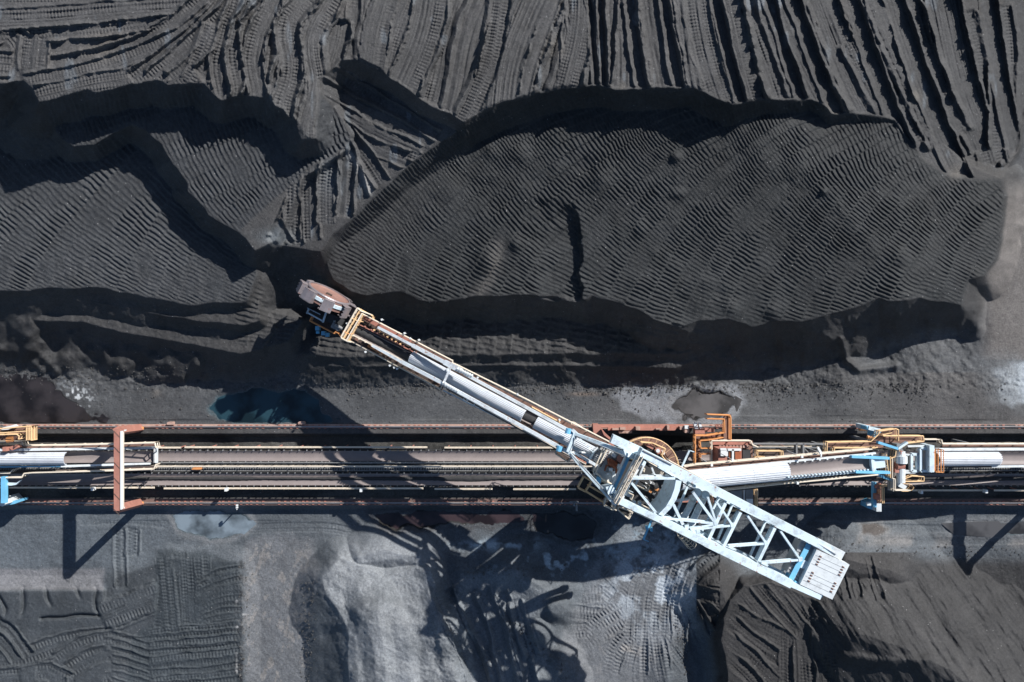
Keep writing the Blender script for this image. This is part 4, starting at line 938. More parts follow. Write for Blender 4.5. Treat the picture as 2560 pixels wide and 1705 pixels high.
m = MB(); q = wc + ax * -.02; m.box3(q, e1 * .28 + e2 * .05, e2 * .17, ax * .08); part(m, 'hub', 'brown', wheel)
m = MB(); ring(m, [(2.36, -.25), (2.45, -.28), (2.45, -.60), (2.36, -.62)]); part(m, 'chute_ring', 'pale', wheel)
NB = 8
for i in range(NB):
    t = 2 * math.pi * (i + .28) / NB; m = MB()
    dt = .36
    # a scoop: back plate, two cheeks, curved belly, open mouth with a lip
    for s, a0, a1 in ((0, .02, -.03), (1, -1.12, -1.17)):
        pts = [wp(2.34, t, a0), wp(2.34, t + dt, a0), wp(2.92, t + dt * .92, a0), wp(3.05, t + dt * .25, a0), wp(3.12, t - .06, a0)]
        pt2 = [wp(2.34, t, a1), wp(2.34, t + dt, a1), wp(2.92, t + dt * .92, a1), wp(3.05, t + dt * .25, a1), wp(3.12, t - .06, a1)]
        m.add(pts + pt2, [(0, 1, 2, 3, 4), (9, 8, 7, 6, 5)] + [(j, 5 + j, 5 + (j + 1) % 5, (j + 1) % 5) for j in range(5)])
    belly = [(2.34, t + dt), (2.92, t + dt * .92), (3.05, t + dt * .25), (3.12, t - .06)]
    for (ra, ta), (rb, tb) in zip(belly, belly[1:]):
        m.add([wp(ra, ta, .0), wp(rb, tb, .0), wp(rb, tb, -1.15), wp(ra, ta, -1.15), wp(ra - .05, ta, .0), wp(rb - .05, tb, .0), wp(rb - .05, tb, -1.15), wp(ra - .05, ta, -1.15)], [(0, 1, 2, 3), (7, 6, 5, 4), (0, 4, 5, 1), (1, 5, 6, 2), (2, 6, 7, 3), (3, 7, 4, 0)])
    for a in (-.1, -.42, -.74, -1.06):   # teeth
        m.box3(wp(3.14, t - .09, a), e1 * .05, e2 * .05, ax * .06)
    part(m, 'bucket', 'bucket', wheel)
# --- head of the boom behind the wheel
m = MB(); m.prism([(764, 772), (812, 795), (868, 822), (880, 800), (850, 770), (800, 762)], 7.0, 7.9); m.prism([(800, 795), (850, 820), (862, 800), (815, 778)], 7.9, 8.5)
m.prism([(770, 770), (790, 778), (786, 786), (766, 778)], 7.9, 8.4)
part(m, 'chute', 'dark')
m = MB(); m.bm((767, 781, 8.9), (807, 803, 8.9), 3.2, .3); m.bm((772, 771, 8.9), (766, 784, 8.9), 3, .3); m.bm((816, 778, 8.9), (806, 806, 8.9), 4, .3); m.bm((768, 770, 8.7), (800, 786, 8.7), 2, .2); part(m, 'support_frame', 'pale')
m = MB(); m.prism([(776, 800), (838, 832), (848, 816), (790, 786)], 7.2, 7.35); part(m, 'drive_platform', 'brown')
rails([(779, 792, 7.4), (774, 802, 7.4), (836, 834, 7.4), (838, 829, 7.4), (846, 833, 7.4), (850, 840, 7.4)], 'orange', r=.055)
m = MB(); m.rect(788, 815, 798, 826, 6.2, 6.9); m.rect(803, 828, 812, 838, 6.2, 6.9); m.rect(813, 832, 822, 842, 6.3, 6.8); m.rect(790, 828, 797, 834, 6.0, 6.4); part(m, 'hydraulic_unit', 'blue')
m = MB(); m.prism([(832, 806), (852, 817), (846, 828), (826, 818)], 7.9, 8.6); m.rect(833, 801, 838, 806, 8.6, 8.9); m.tube(P(838, 812, 8.7), P(856, 822, 8.7), .16, 10); part(m, 'gearbox', 'grey')

LIFT = lambda u: 3.2 * min(1, max(0, (u - 880) / 640))
# --- boom structure: floor, girders, belt
m = MB()
m.prism([(850, 838), (905, 795), (1525, 1132), (1480, 1164), (1396, 1116), (1104, 963)], 7.05, 7.2)
for i in range(26):
    t = i / 25; a = lerp((864, 833), (1462, 1150), t); b = lerp((905, 800), (1515, 1130), t); m.bm((*a, 7.34), (*b, 7.34), 3.0, .12)
part(m, 'boom_frame', 'brown')
m = MB()
for i in range(34):
    t = (i + .3) / 34; a = lerp((880, 846), (1460, 1150), t); b = lerp((886, 838), (1466, 1140), t)
    if i % 3 != 1: m.prism([(a[0], a[1]), (a[0] + 9, a[1] + 5), (b[0] + 9, b[1] + 5), (b[0], b[1])], 7.3, 7.42)
part(m, 'deck_plate', 'floor')
a0, a1 = (880, 820, 8.35), (1507, 1139, 9.0)
trough_mb(a0, a1, 24, 30).build('belt', M['belt'], RT, RT, True)
m = MB(); rs = np.random.RandomState(5); n = 160
p0, p1 = Vector(P(*a0)), Vector(P(*a1)); dd = (p1 - p0).normalized(); sdv = dd.cross(Vector((0, 0, 1)))
for i in range(n + 1):
    c = p0.lerp(p1, i / n)
    for t in (-1, -.6, -.2, .2, .6, 1): m.v.append(tuple(c + sdv * t * .40 + Vector((0, 0, .13 + .20 * (1 - t * t) * rs.uniform(.6, 1.3)))))
    if i: b = (i - 1) * 6; m.f += [(b + j, b + 6 + j, b + 6 + j + 1, b + j + 1)[::-1] for j in range(5)]
tag(m.build('coal_load', M['coalload'], smooth=True), 'ribbon of black coal riding up the boom belt', 'coal', kind='stuff')
for s, mat, w_ in ((-1, 'rust', 2.2), (1, 'cream', 3.2)):
    m = MB(); o = (7.6, -14) if s < 0 else (-6.8, 13)
    o = (o[0], o[1])
    m.bm((a0[0] + o[0], a0[1] + o[1], 8.75), (1040 + o[0], 901 + o[1], 8.9), w_, .2)
    for i in range(10):
        t = (i + .5) / 10; c = lerp((a0[0] + o[0], a0[1] + o[1]), (1040 + o[0], 901 + o[1]), t); m.rect(c[0] - 1.6, c[1] - 1.6 + s * 2, c[0] + 1.6, c[1] + 1.6 + s * 2, 8.6, 8.98)
    part(m, 'idler_frame', mat)
# ribbed covers
for a, b in (((1029, 892, 8.7), (1309, 1040, 8.9)), ((1339, 1056, 8.9), (1500, 1141, 9.1))):
    mm = cover_mb(a, b, 31, .9, 11, .085); mm.build('belt_cover', M['cover'], RT, RT)
mm = cover_mb((1492, 1132, 9.6), (1512, 1143, 9.6), 46, 1.2, 14, .05); mm.build('belt_cover', M['slat'], RT, RT)
# upper walkway with plates
m = MB(); m.prism([(903, 795), (908, 786), (1132, 903), (1128, 913), (1142, 919), (1522, 1107), (1514, 1120), (1120, 918)], 7.75, 7.85)
for i in range(38):
    t = i / 37; c = lerp((908, 790), (1520, 1109), t)
    if 0.36 < t < .4: continue
    m.bm((c[0], c[1], 7.88), (c[0] - 6, c[1] + 10, 7.88), .9, .03)
wk = part(m, 'walkway', 'floor')
rails([(904, 784, 7.85), (1132, 902, 7.85), (1130, 907, 7.85), (1142, 912, 7.85), (1316, 998, 7.85), (1526, 1106, 7.85)], 'cream', wk, r=.07, sp=2.2)
rails([(898, 772, 7.85), (933, 791, 7.85), (931, 796, 7.85)], 'yellow', wk, r=.06)
rails([(1330, 1018, 7.85), (1380, 1045, 7.85), (1400, 1056, 7.85)], 'yellow', wk, r=.06)
m = MB(); m.prism([(905, 797), (909, 788), (1030, 851), (1024, 861)], 7.86, 7.9); part(m, 'floor_plate', 'rust', wk)
# lower walkway and its rail
m = MB(); m.prism([(858, 845), (866, 833), (1110, 965), (1104, 976)], 7.2, 7.3); wl = part(m, 'walkway', 'brown')
rails([(855, 844, 7.3), (876, 852, 7.3), (1004, 921, 7.3), (1101, 973, 7.3), (1104, 966, 7.3)], 'cream', wl, r=.07, sp=2.2)
rails([(925, 858, 7.3), (919, 866, 7.3), (968, 891, 7.3)], 'orange', wl, r=.05)
m = MB(); m.bm((990, 914, 7.6), (1100, 972, 7.6), 1.6, .1); m.bm((1108, 976, 7.6), (1260, 1052, 7.6), 2.4, .15); m.bm((1100, 962, 7.7), (1160, 996, 7.7), 1.5, .12); part(m, 'cable_duct', 'pale')
rails([(1160, 996, 7.4), (1158, 1001, 7.4), (1183, 1015, 7.4), (1187, 1009, 7.4)], 'pale', r=.05)
LIFT = lambda u: 0.0
# crossing platform near the head
m = MB(); m.prism([(893, 778), (906, 785), (866, 851), (852, 843)], 8.3, 8.4); hp = part(m, 'head_platform', 'floor')
rails([(893, 770, 8.4), (852, 843, 8.4)], 'cream', hp, r=.08); rails([(898, 778, 8.4), (858, 846, 8.4)], 'yellow', hp, r=.06); rails([(904, 785, 8.4), (866, 850, 8.4)], 'cream', hp, r=.08); rails([(907, 788, 8.4), (870, 852, 8.4)], 'yellow', hp, r=.05)
rails([(893, 770, 8.4), (903, 778, 8.4), (926, 786, 8.4)], 'cream', hp, r=.07); rails([(880, 796, 8.4), (893, 802, 8.4), (905, 804, 8.4)], 'yellow', hp); rails([(858, 828, 8.4), (874, 836, 8.4), (880, 834, 8.4)], 'orange', hp)
rails([(853, 845, 8.4), (868, 853, 8.4), (876, 855, 8.4)], 'cream', hp, r=.08)
LIFT = lambda u: 3.2 * min(1, max(0, (u - 880) / 640))
for u, v in ((954, 799), (1011, 833), (1025, 846), (1047, 850), (1194, 944), (1294, 986), (1399, 1050), (887, 818), (867, 809), (913, 880), (974, 914), (985, 919), (992, 922), (1168, 1000)):
    m = MB(); m.prism([(u - 3, v - 1.5), (u + 1, v - 3), (u + 3.4, v + 1), (u - .6, v + 3)], 8.9, 9.15); x, y, _ = P(u, v, 8.9); m.tube((x, y, 7.5 + LIFT(u)), (x, y, 9.0 + LIFT(u)), .035, 5); part(m, 'floodlight', 'lamp')
m = MB()
for i in range(7):
    u, v = lerp((935, 825), (1000, 860), i / 6); m.rect(u - 2, v - 2, u + 2, v + 2, 8.2, 8.6)
m.bm((944, 820, 8.6), (952, 831, 8.6), 2, .15); part(m, 'pull_cord', 'yellow')
LIFT = lambda u: 0.0
# --- stays along the boom: box beams rising to the front frame
m = MB(); m.ibeam((944, 818, 9.5), (1030, 863, 10.6), 6, .4); m.bm((1030, 863, 10.6), (1149, 926, 12.3), 9, .5); m.bm((1110, 905, 11.8), (1150, 926, 12.36), 13, .55); part(m, 'stay_beam', 'white')
m = MB(); m.bm((1145, 924, 12.3), (1180, 942, 12.5), 9, .4)
for i in range(7): c = lerp((1143, 921), (1178, 938), i / 6); m.tube(P(c[0], c[1], 12.5), P(c[0] + 3, c[1] + 2, 12.5), .17, 8)
part(m, 'pulley_block', 'clean')
m = MB(); m.ibeam((929, 863, 9.2), (1000, 903, 10.2), 6.5, .4); m.bm((1000, 903, 10.2), (1112, 961, 12.1), 8.5, .5); m.bm((1112, 961, 12.1), (1402, 1120, 14.0), 8.5, .55); part(m, 'stay_beam', 'white')
m = MB()
for i in range(7): c = lerp((1106, 956), (1142, 976), i / 6); m.tube(P(c[0], c[1], 12.35), P(c[0] + 3, c[1] + 2, 12.35), .17, 8)
part(m, 'pulley_block', 'clean')
m = MB(); m.bm((1160, 934, 12.4), (1425, 1078, 14.2), 7.5, .5); part(m, 'stay_beam', 'clean')
m = MB(); m.bm((1122, 928, 12.25), (1109, 957, 12.2), 5.5, .45); part(m, 'cross_beam', 'white')
for u, v in ((1116, 925), (1108, 960)):
    m = MB(); m.beam3(P(u, v, 12.0), (P(u, v, 12)[0] * 1.02, P(u, v, 12)[1], 8.2), .3, .3); part(m, 'strut', 'white')
for u, v in ((1425, 1077), (1403, 1121)):
    m = MB(); m.prism([(u - 8, v - 5), (u + 9, v + 3), (u + 6, v + 9), (u - 9, v + 2)], 13.2, 14.1); m.tube(P(u - 3, v - 6, 14.0), P(u - 6, v + 7, 14.0), .3, 10); part(m, 'pin_bracket', 'blue')
# --- front frame and forked members to the pylon
ZF = 14.8
m = MB(); m.bm((1437, 1085, ZF), (1419, 1130, ZF), 7, 1.0); part(m, 'front_frame', 'pale')
m = MB(); m.bm((1443, 1088, ZF), (1425, 1132, ZF), 3, .6); m.bm((1430, 1074, ZF - .6), (1445, 1088, ZF - .2), 8, .6); m.bm((1404, 1121, ZF - .8), (1424, 1134, ZF - .2), 8, .6); part(m, 'front_frame', 'white')
for a, b, w_, h, mt in (((1436, 1085, ZF), (1520, 1116, 16.5), 8, .7, 'pale'), ((1422, 1131, ZF), (1480, 1196, 16.8), 8, .7, 'pale'), ((1480, 1196, 16.8), (1532, 1254, 19.2), 9, .8, 'pale'), ((1432, 1130, ZF - .4), (1498, 1168, 14.0), 6, .6, 'white'), ((1440, 1089, ZF - .3), (1520, 1122, 14.5), 5, .5, 'white'), ((1428, 1131, ZF - .2), (1481, 1131, 13.2), 4, .3, 'clean'), ((1486, 1128, 13.2), (1470, 1156, 13.0), 5, .4, 'pale'), ((1486, 1128, 13.2), (1496, 1120, 13.2), 7, .5, 'clean'), ((1450, 1095, 13.6), (1482, 1130, 13.2), 1.6, .12, 'pale'), ((1472, 1157, 12.8), (1490, 1156, 12.0), 3.5, .3, 'blue'), ((1520, 1116, 16.5), (1570, 1138, 19.0), 9, .8, 'pale')):
    m = MB(); m.bm(a, b, w_, h); part(m, 'brace', mt)
rails([(1394, 1124, 8), (1389, 1135, 8), (1420, 1155, 8), (1429, 1146, 8)], 'cream', r=.06); m = MB(); m.prism([(1393, 1126), (1389, 1135), (1419, 1154), (1426, 1146)], 7.8, 7.9); part(m, 'service_platform', 'brown')
rails([(1428, 1057, 8.2), (1436, 1056, 8.2), (1466, 1076, 8.2), (1462, 1085, 8.2), (1430, 1067, 8.2), (1428, 1057, 8.2)], 'cream', r=.05)

# --- machine deck with winch and drives
LIFT = lambda u: 0.0
ZD = 13.0
m = MB(); m.prism([(1512, 1112), (1568, 1146), (1536, 1214), (1484, 1184)], ZD - .3, ZD); m.prism([(1492, 1190), (1524, 1216), (1520, 1242), (1496, 1216)], ZD - 1.5, ZD - 1.3)
dk = part(m, 'machine_deck', 'clean')
m = MB(); m.prism([(1514, 1122), (1524, 1128), (1502, 1168), (1493, 1163)], ZD + .02, ZD + .06)
for i in range(6): a = lerp((1514, 1124), (1494, 1162), i / 5); m.bm((a[0], a[1], ZD + .1), (a[0] + 9, a[1] + 5, ZD + .1), 1.2, .04)
part(m, 'floor_plate', 'floor', dk)
m = MB()
c0 = Vector(P(1529, 1160, ZD + 1.0)); c1_ = Vector(P(1544, 1165, ZD + 1.0)); m.tube(P(1523, 1153, ZD + .7), P(1540, 1165, ZD + .7), .33, 12); m.prism([(1520, 1150), (1525, 1148), (1528, 1152), (1524, 1156)], ZD, ZD + .9)
for i in range(5): q = lerp((1522, 1154), (1540, 1167), i / 4); m.prism([(q[0] - .7, q[1] - 5), (q[0] + .7, q[1] - 5), (q[0] + .7, q[1] + 4), (q[0] - .7, q[1] + 4)], ZD, ZD + 1.15)
m.bm((1517, 1163, ZD + .8), (1512, 1178, ZD + .8), 3, .4); m.bm((1517, 1165, ZD + .7), (1531, 1164, ZD + .7), 3, .4); m.tube(P(1540, 1168, ZD + .5), P(1543, 1190, ZD + .5), .12, 6)
part(m, 'winch', 'motor', dk)
m = MB(); m.rect(1523, 1170, 1532, 1178, ZD, ZD + 1.0); m.prism([(1532, 1132), (1542, 1138), (1538, 1146), (1528, 1140)], ZD, ZD + .8); m.rect(1531, 1178, 1537, 1187, ZD, ZD + .7); m.rect(1543, 1160, 1550, 1172, ZD, ZD + .9); m.rect(1516, 1182, 1524, 1188, ZD, ZD + .5); part(m, 'control_cabinet', 'lamp', dk)
m = MB(); m.tube(P(1554, 1146, ZD), P(1554, 1146, ZD + 1.3), .45, 14); m.rect(1549, 1152, 1553, 1160, ZD, ZD + .9); m.rect(1540, 1150, 1545, 1156, ZD, ZD + .6); part(m, 'motor', 'rust', dk)
rails([(1512, 1112, ZD), (1483, 1180, ZD), (1487, 1188, ZD)], 'cream', dk, r=.06); rails([(1518, 1123, ZD), (1489, 1182, ZD), (1501, 1191, ZD), (1506, 1198, ZD), (1534, 1213, ZD)], 'cream', dk, r=.07); rails([(1518, 1116, ZD), (1560, 1138, ZD)], 'cream', dk, r=.06)
m = MB(); m.prism([(1494, 1192), (1504, 1196), (1500, 1210), (1491, 1202)], ZD, ZD + .8); part(m, 'hopper', 'blue', dk)
m = MB(); rs = random.Random(4)
for i in range(16):
    t = rs.random(); s_ = rs.uniform(-1, 1); u, v = 1500 + 26 * t + s_ * 3, 1204 + 22 * t - s_ * 4
    m.rect(u - 1.6, v - 1.4, u + 1.6, v + 1.4, ZD - 1.3, ZD - 1.0 + rs.random() * .3)
part(m, 'bolted_plate', 'dark', dk)
# --- pylon: cross walkway, blue beam, legs
ZP = 19.3
m = MB(); m.prism([(1597, 1139), (1612, 1146), (1549, 1262), (1534, 1255)], ZP - .5, ZP - .35); pw = part(m, 'cross_walkway', 'rust')
m = MB()
for i in range(7): q = lerp((1600, 1146), (1541, 1252), (i + .5) / 7); m.prism([(q[0], q[1] - 3), (q[0] + 9, q[1] + 2), (q[0] + 6, q[1] + 8), (q[0] - 3, q[1] + 3)], ZP - .35, ZP - .28 + .12 * (i % 2))
part(m, 'floor_plate', 'clean', pw)
m = MB(); m.bm((1595, 1136, ZP), (1532, 1258, ZP), 4.5, .5); part(m, 'pylon_beam', 'clean'); m = MB(); m.bm((1611, 1145, ZP), (1548, 1262, ZP), 4.5, .5); part(m, 'pylon_beam', 'clean')
rails([(1601, 1138, ZP), (1538, 1259, ZP)], 'cream', pw, r=.05); rails([(1608, 1142, ZP), (1545, 1262, ZP)], 'cream', pw, r=.05)
m = MB(); m.bm((1574, 1136, 17.6), (1528, 1238, 17.6), 9, 1.1); part(m, 'pylon_beam', 'blue')
m = MB(); m.bm((1570, 1134, 17.65), (1524, 1236, 17.65), 2.6, .9); part(m, 'pylon_beam', 'clean')
for (u, v), (u2, v2) in (((1602, 1148), (1588, 1150)), ((1546, 1254), (1540, 1244)), ((1574, 1140), (1570, 1142)), ((1530, 1234), (1530, 1230))):
    m = MB(); m.beam3(P(u, v, ZP - .5), (P(u2, v2, 9.0)[0] * .93, P(u2, v2, 9.0)[1], 7.2), .7, .7); part(m, 'pylon_leg', 'pale')
rails([(1533, 1256, 15.5), (1531, 1270, 15.5), (1541, 1276, 15.5)], 'cream'); 
# --- counterweight boom: two chords and the braces between
ZC0, ZC1 = 20.2, 18.8
def zc(u): return ZC0 + (ZC1 - ZC0) * (u - 1600) / 500
m = MB(); m.prism([(1531, 1096), (1534, 1087), (1608, 1121), (1600, 1141), (1526, 1107)], 17.2, 18.2); part(m, 'chord_beam', 'pale')
m = MB(); m.bm((1602, 1131, zc(1602)), (2108, 1391, zc(2108)), 20, 1.1); up_ = part(m, 'chord_beam', 'pale')
m = MB(); m.bm((2108, 1391, zc(2100) + .01), (2040, 1356, zc(2060) + .01), 23, .5); m.bm((2037, 1353, zc(2060) + .05), (2092, 1386, zc(2060) + .05), 2, .1); part(m, 'end_plate', 'clean', up_)
m = MB(); m.bm((1549, 1253, zc(1549)), (1660, 1304, zc(1660)), 15, 1.0); m.bm((1660, 1304, zc(1660)), (1765, 1357, zc(1765)), 18, 1.05); m.bm((1765, 1357, zc(1765)), (1980, 1462, zc(1980)), 20, 1.1); m.bm((1980, 1462, zc(1980)), (2053, 1494, zc(2053)), 13, 1.1)
lo_ = part(m, 'chord_beam', 'pale')
m = MB(); m.bm((1985, 1457, zc(1985) - .5), (2058, 1489, zc(2053) - .5), 12, .6); part(m, 'side_plate', 'blue', lo_)
m = MB(); m.prism([(1775, 1346), (1860, 1388), (1876, 1397), (1860, 1398), (1780, 1358)], 17.4, 18.0); part(m, 'side_plate', 'pale', lo_)
m = MB(); m.prism([(1716, 1320), (1720, 1310), (1780, 1340), (1772, 1350)], 18.6, 19.0); part(m, 'side_plate', 'pale', lo_)
def bz(a, b, w_, h=.45, mt='pale', dz=-.15, nm='brace'):
    m = MB(); m.ibeam((*a, zc(a[0]) + dz), (*b, zc(b[0]) + dz), w_, h); return part(m, nm, mt)
bz((1814, 1258), (1769, 1356), 8, 1.5, nm='cross_beam'); bz((1852, 1281), (1811, 1364), 7.5, .9, nm='cross_beam'); bz((1938, 1320), (1897, 1404), 7.5, .9, nm='cross_beam')
bz((2023, 1360), (1978, 1448), 13, 1.0, 'blue', -.5, 'cross_beam')
for a, b, w_ in [((1791, 1254), (1831, 1312), 5), ((1733, 1324), (1831, 1314), 5), ((1870, 1290), (1915, 1357), 5), ((1823, 1366), (1915, 1359), 5.5), ((1952, 1328), (2001, 1399), 5), ((1904, 1408), (2000, 1400), 5.5), ((1733, 1231), (1788, 1307), 6.5), ((1658, 1295), (1788, 1309), 6), ((1770, 1243), (1790, 1305), 5), ((1726, 1322), (1788, 1311), 5), ((1684, 1262), (1708, 1312), 7), ((1728, 1322), (1770, 1352), 7), ((1580, 1196), (1688, 1196), 6), ((1579, 1207), (1640, 1281), 6)]:
    bz(a, b, w_)
# lower chords, hangers and bottom bracing of the box truss
def low(u, v, dz=2.7): x, y, z = P(u, v, zc(u)); return Vector((x, y, z - dz))
LA = [(1660, 1180), (1740, 1221), (1818, 1259), (1853, 1276), (1940, 1319), (2024, 1360)]; LB = [(1640, 1285), (1700, 1318), (1771, 1352), (1812, 1374), (1897, 1414), (1980, 1455)]
for Lc in (LA, LB):
    m = MB()
    for a, b in zip(Lc, Lc[1:]): m.beam3(low(*a), low(*b), .30, .42)
    part(m, 'lower_chord', 'pale')
    for (a, b) in zip(Lc, Lc[1:]):
        m = MB(); m.beam3(low(*b), low(*b, .5), .2, .2); part(m, 'hanger', 'pale')
for i in range(5):
    m = MB(); m.beam3(low(*LA[i + 1]), low(*LB[i + 1]), .18, .25); part(m, 'brace', 'pale')
# service pipes, cable ladder and hand wires on the chords
m = MB(); m.tube(P(1620, 1146, 19.6), P(2030, 1357, 18.3), .06, 6); part(m, 'service_pipe', 'grey')
m = MB(); m.tube(P(1560, 1252, 19.9), P(1960, 1447, 18.9), .05, 6); m.tube(P(1560, 1249, 19.9), P(1960, 1443.5, 18.9), .035, 6); part(m, 'service_pipe', 'grey')
for a, b in (((1608, 1126), (1680, 1162)),):
    m = MB(); m.bm((*a, zc(a[0]) + .12), (*b, zc(b[0]) + .12), 2.2, .1); part(m, 'cable_ladder', 'zinc')
# wires and pipes round the pivot and on the boom
for a, b in (((1560, 1140, 19), (1440, 1090, 15)), ((1534, 1252, 19.2), (1426, 1134, 15)), ((1600, 1144, 19.4), (1745, 1230, 18.4)), ((1546, 1258, 19.4), (1700, 1318, 17.6))):
    m = MB(); m.tube(P(*a), P(*b), .05, 6); part(m, 'stay_wire', 'grey')
for k, (o, mt) in enumerate(((0, 'rust'), (2.4, 'cream'), (4.4, 'dark'))):
    m = MB()
    pts = [(1118 - o * .4, 967 + o, 9.0), (1250 - o * .4, 1041 + o, 9.6), (1390 - o * .4, 1117 + o, 10.2), (1466 - o * .4, 1158 + o, 10.6)]
    for a, b in zip(pts, pts[1:]): m.tube(P(*a), P(*b), .07, 6)
    part(m, 'service_pipe', mt)
rails([(1484, 1190, 11.6), (1500, 1200, 11.6), (1530, 1216, 11.6), (1526, 1242, 11.6)], 'cream', r=.05); rails([(1574, 1146, 13), (1590, 1152, 13), (1584, 1166, 13)], 'yellow', r=.05)
rails([(1622, 1156, 14), (1660, 1176, 14), (1654, 1190, 14)], 'cream', r=.05); rails([(1600, 1262, 13), (1636, 1280, 13), (1644, 1268, 13)], 'cream', r=.05)
# gussets at the nodes
m = MB()
for u, v in ((1831, 1313), (1915, 1358), (2001, 1399), (1789, 1308), (1717, 1318), (1745, 1328)): m.prism([(u - 5, v - 4), (u + 5, v - 6), (u + 6, v + 3), (u - 3, v + 6)], zc(u) - .3, zc(u) - .1)
part(m, 'gusset', 'pale')
# curved back plate between the chords
m = MB(); cen = [(1694, 1200), (1690, 1222), (1682, 1244), (1669, 1266), (1650, 1286)]
for a, b in zip(cen, cen[1:]):
    za, zb = zc(a[0]) - .2, zc(b[0]) - .2
    q = [P(a[0] - 4, a[1], za), P(b[0] - 4, b[1], zb), P(b[0] + 9, b[1] + 4, zb), P(a[0] + 10, a[1] + 3, za)]
    lo = [(x, y, z - 4.6) for x, y, z in q]
    m.hull8(lo + q)
part(m, 'curved_plate', 'pale')
# round columns carrying the rear boom
for a, b in (((1744, 1230, 18.6), (1708, 1296, 9)), ((1764, 1236, 18.6), (1727, 1312, 9))):
    m = MB(); p0, p1 = Vector(P(*a)), Vector(P(*b)); m.tube(p0, p1, .33, 14); part(m, 'column', 'pale')
    m = MB(); m.tube(p0 + (p1 - p0) * .02, p0 + (p1 - p0) * .06, .42, 14); m.tube(p0 + (p1 - p0) * .9, p0 + (p1 - p0) * .95, .42, 14); part(m, 'flange', 'clean')
# --- counterweight
ZK = 19.0
m = MB(); m.prism([(2042, 1374), (2124, 1412), (2081, 1499), (2000, 1461)], ZK - 1.1, ZK); cw = part(m, 'counterweight', 'clean')
m = MB()
for t in (.14, .26, .38, .62, .74, .86):
    a = lerp((2042, 1374), (2000, 1461), t); b = lerp((2124, 1412), (2081, 1499), t); m.bm((a[0] + 3, a[1] + 1.5, ZK + .02), (b[0] - 3, b[1] - 1.5, ZK + .02), .5, .02)
part(m, 'joint', 'slat', cw)
for su in (.17, .86):
    for t in (.115, .19, .27, .34, .58, .66, .74, .82):
        a = lerp((2042, 1374), (2000, 1461), t); b = lerp((2124, 1412), (2081, 1499), t); c = lerp(a, b, su); m = MB(); x, y, z = P(c[0], c[1], ZK)
        m.box3((x, y, z + .035), (.085, -.045, 0), (.02, .035, 0), (0, 0, .035)); m.box3((x + .04, y - .06, z + .012), (.07, -.03, 0), (.02, .04, 0), (0, 0, .012)); part(m, 'lifting_lug', 'floor', cw)
for a, b, c, d_ in (((2003, 1352), (2020, 1360), (1983, 1439), (1967, 1430)), ((2024, 1362), (2042, 1371), (2002, 1456), (1985, 1447))):
    m = MB(); m.prism([a, b, c, d_], 16.8, 18.3)
    for i in range(11): q = lerp(a, d_, i / 10.5); r_ = lerp(b, c, i / 10.5); m.bm((q[0], q[1], 18.36), (r_[0], r_[1], 18.36), 4.5, .08)
    part(m, 'ballast_box', 'slat', cw)
m = MB(); m.prism([(2010, 1400), (2034, 1409), (2024, 1428), (1999, 1418)], 18.4, 18.5); part(m, 'hatch', 'pale', cw)
# --- tail walkway on the lower chord
m = MB(); m.prism([(1560, 1262), (1566, 1254), (1742, 1340), (1738, 1350)], 17.9, 18.0)
for i in range(5): q = lerp((1566, 1260), (1735, 1344), i / 4); m.rect(q[0] - 2, q[1] - 5, q[0] + 2, q[1] + 4, 18.0, 18.2)
tw = part(m, 'walkway', 'grey')
rails([(1558, 1266, 18.0), (1737, 1352, 18.0), (1741, 1342, 18.0)], 'cream', tw, r=.05); rails([(1601, 1284, 17.4), (1735, 1350, 17.4)], 'cream', tw, r=.045)
m = MB()
for k in range(6):
    z = 17.6 - k * .8; c = Vector(P(1727, 1360, 17.4)); r_ = .45
    for i in range(8):
        t0, t1 = math.pi * 2 * i / 8, math.pi * 2 * (i + 1) / 8; m.tube(c + Vector((r_ * math.cos(t0), r_ * math.sin(t0), z - 17.4)), c + Vector((r_ * math.cos(t1), r_ * math.sin(t1), z - 17.4)), .025, 4)
for i in range(8):
    t = math.pi * 2 * i / 8; c = Vector(P(1727, 1360, 17.4)); q = c + Vector((.45 * math.cos(t), .45 * math.sin(t), 0)); m.tube(q + Vector((0, 0, .3)), q - Vector((0, 0, 4.0)), .025, 4)
part(m, 'ladder_cage', 'cream')
m = MB(); m.bm((1630, 1300, 16.6), (1609, 1349, 16.4), 4.5, .2); m.bm((1609, 1349, 16.4), (1622, 1354, 16.4), 1.6, .12); m.rect(1615, 1316, 1620, 1324, 16.6, 17.0); m.rect(1627, 1320, 1632, 1329, 16.6, 17.0); part(m, 'lamp_arm', 'blue')
m = MB(); m.bm((1700, 1178, 13), (1724, 1126, 13), 4.5, .22); m.bm((1724, 1126, 13), (1736, 1130, 13), 2, .12); part(m, 'lamp_arm', 'pale')
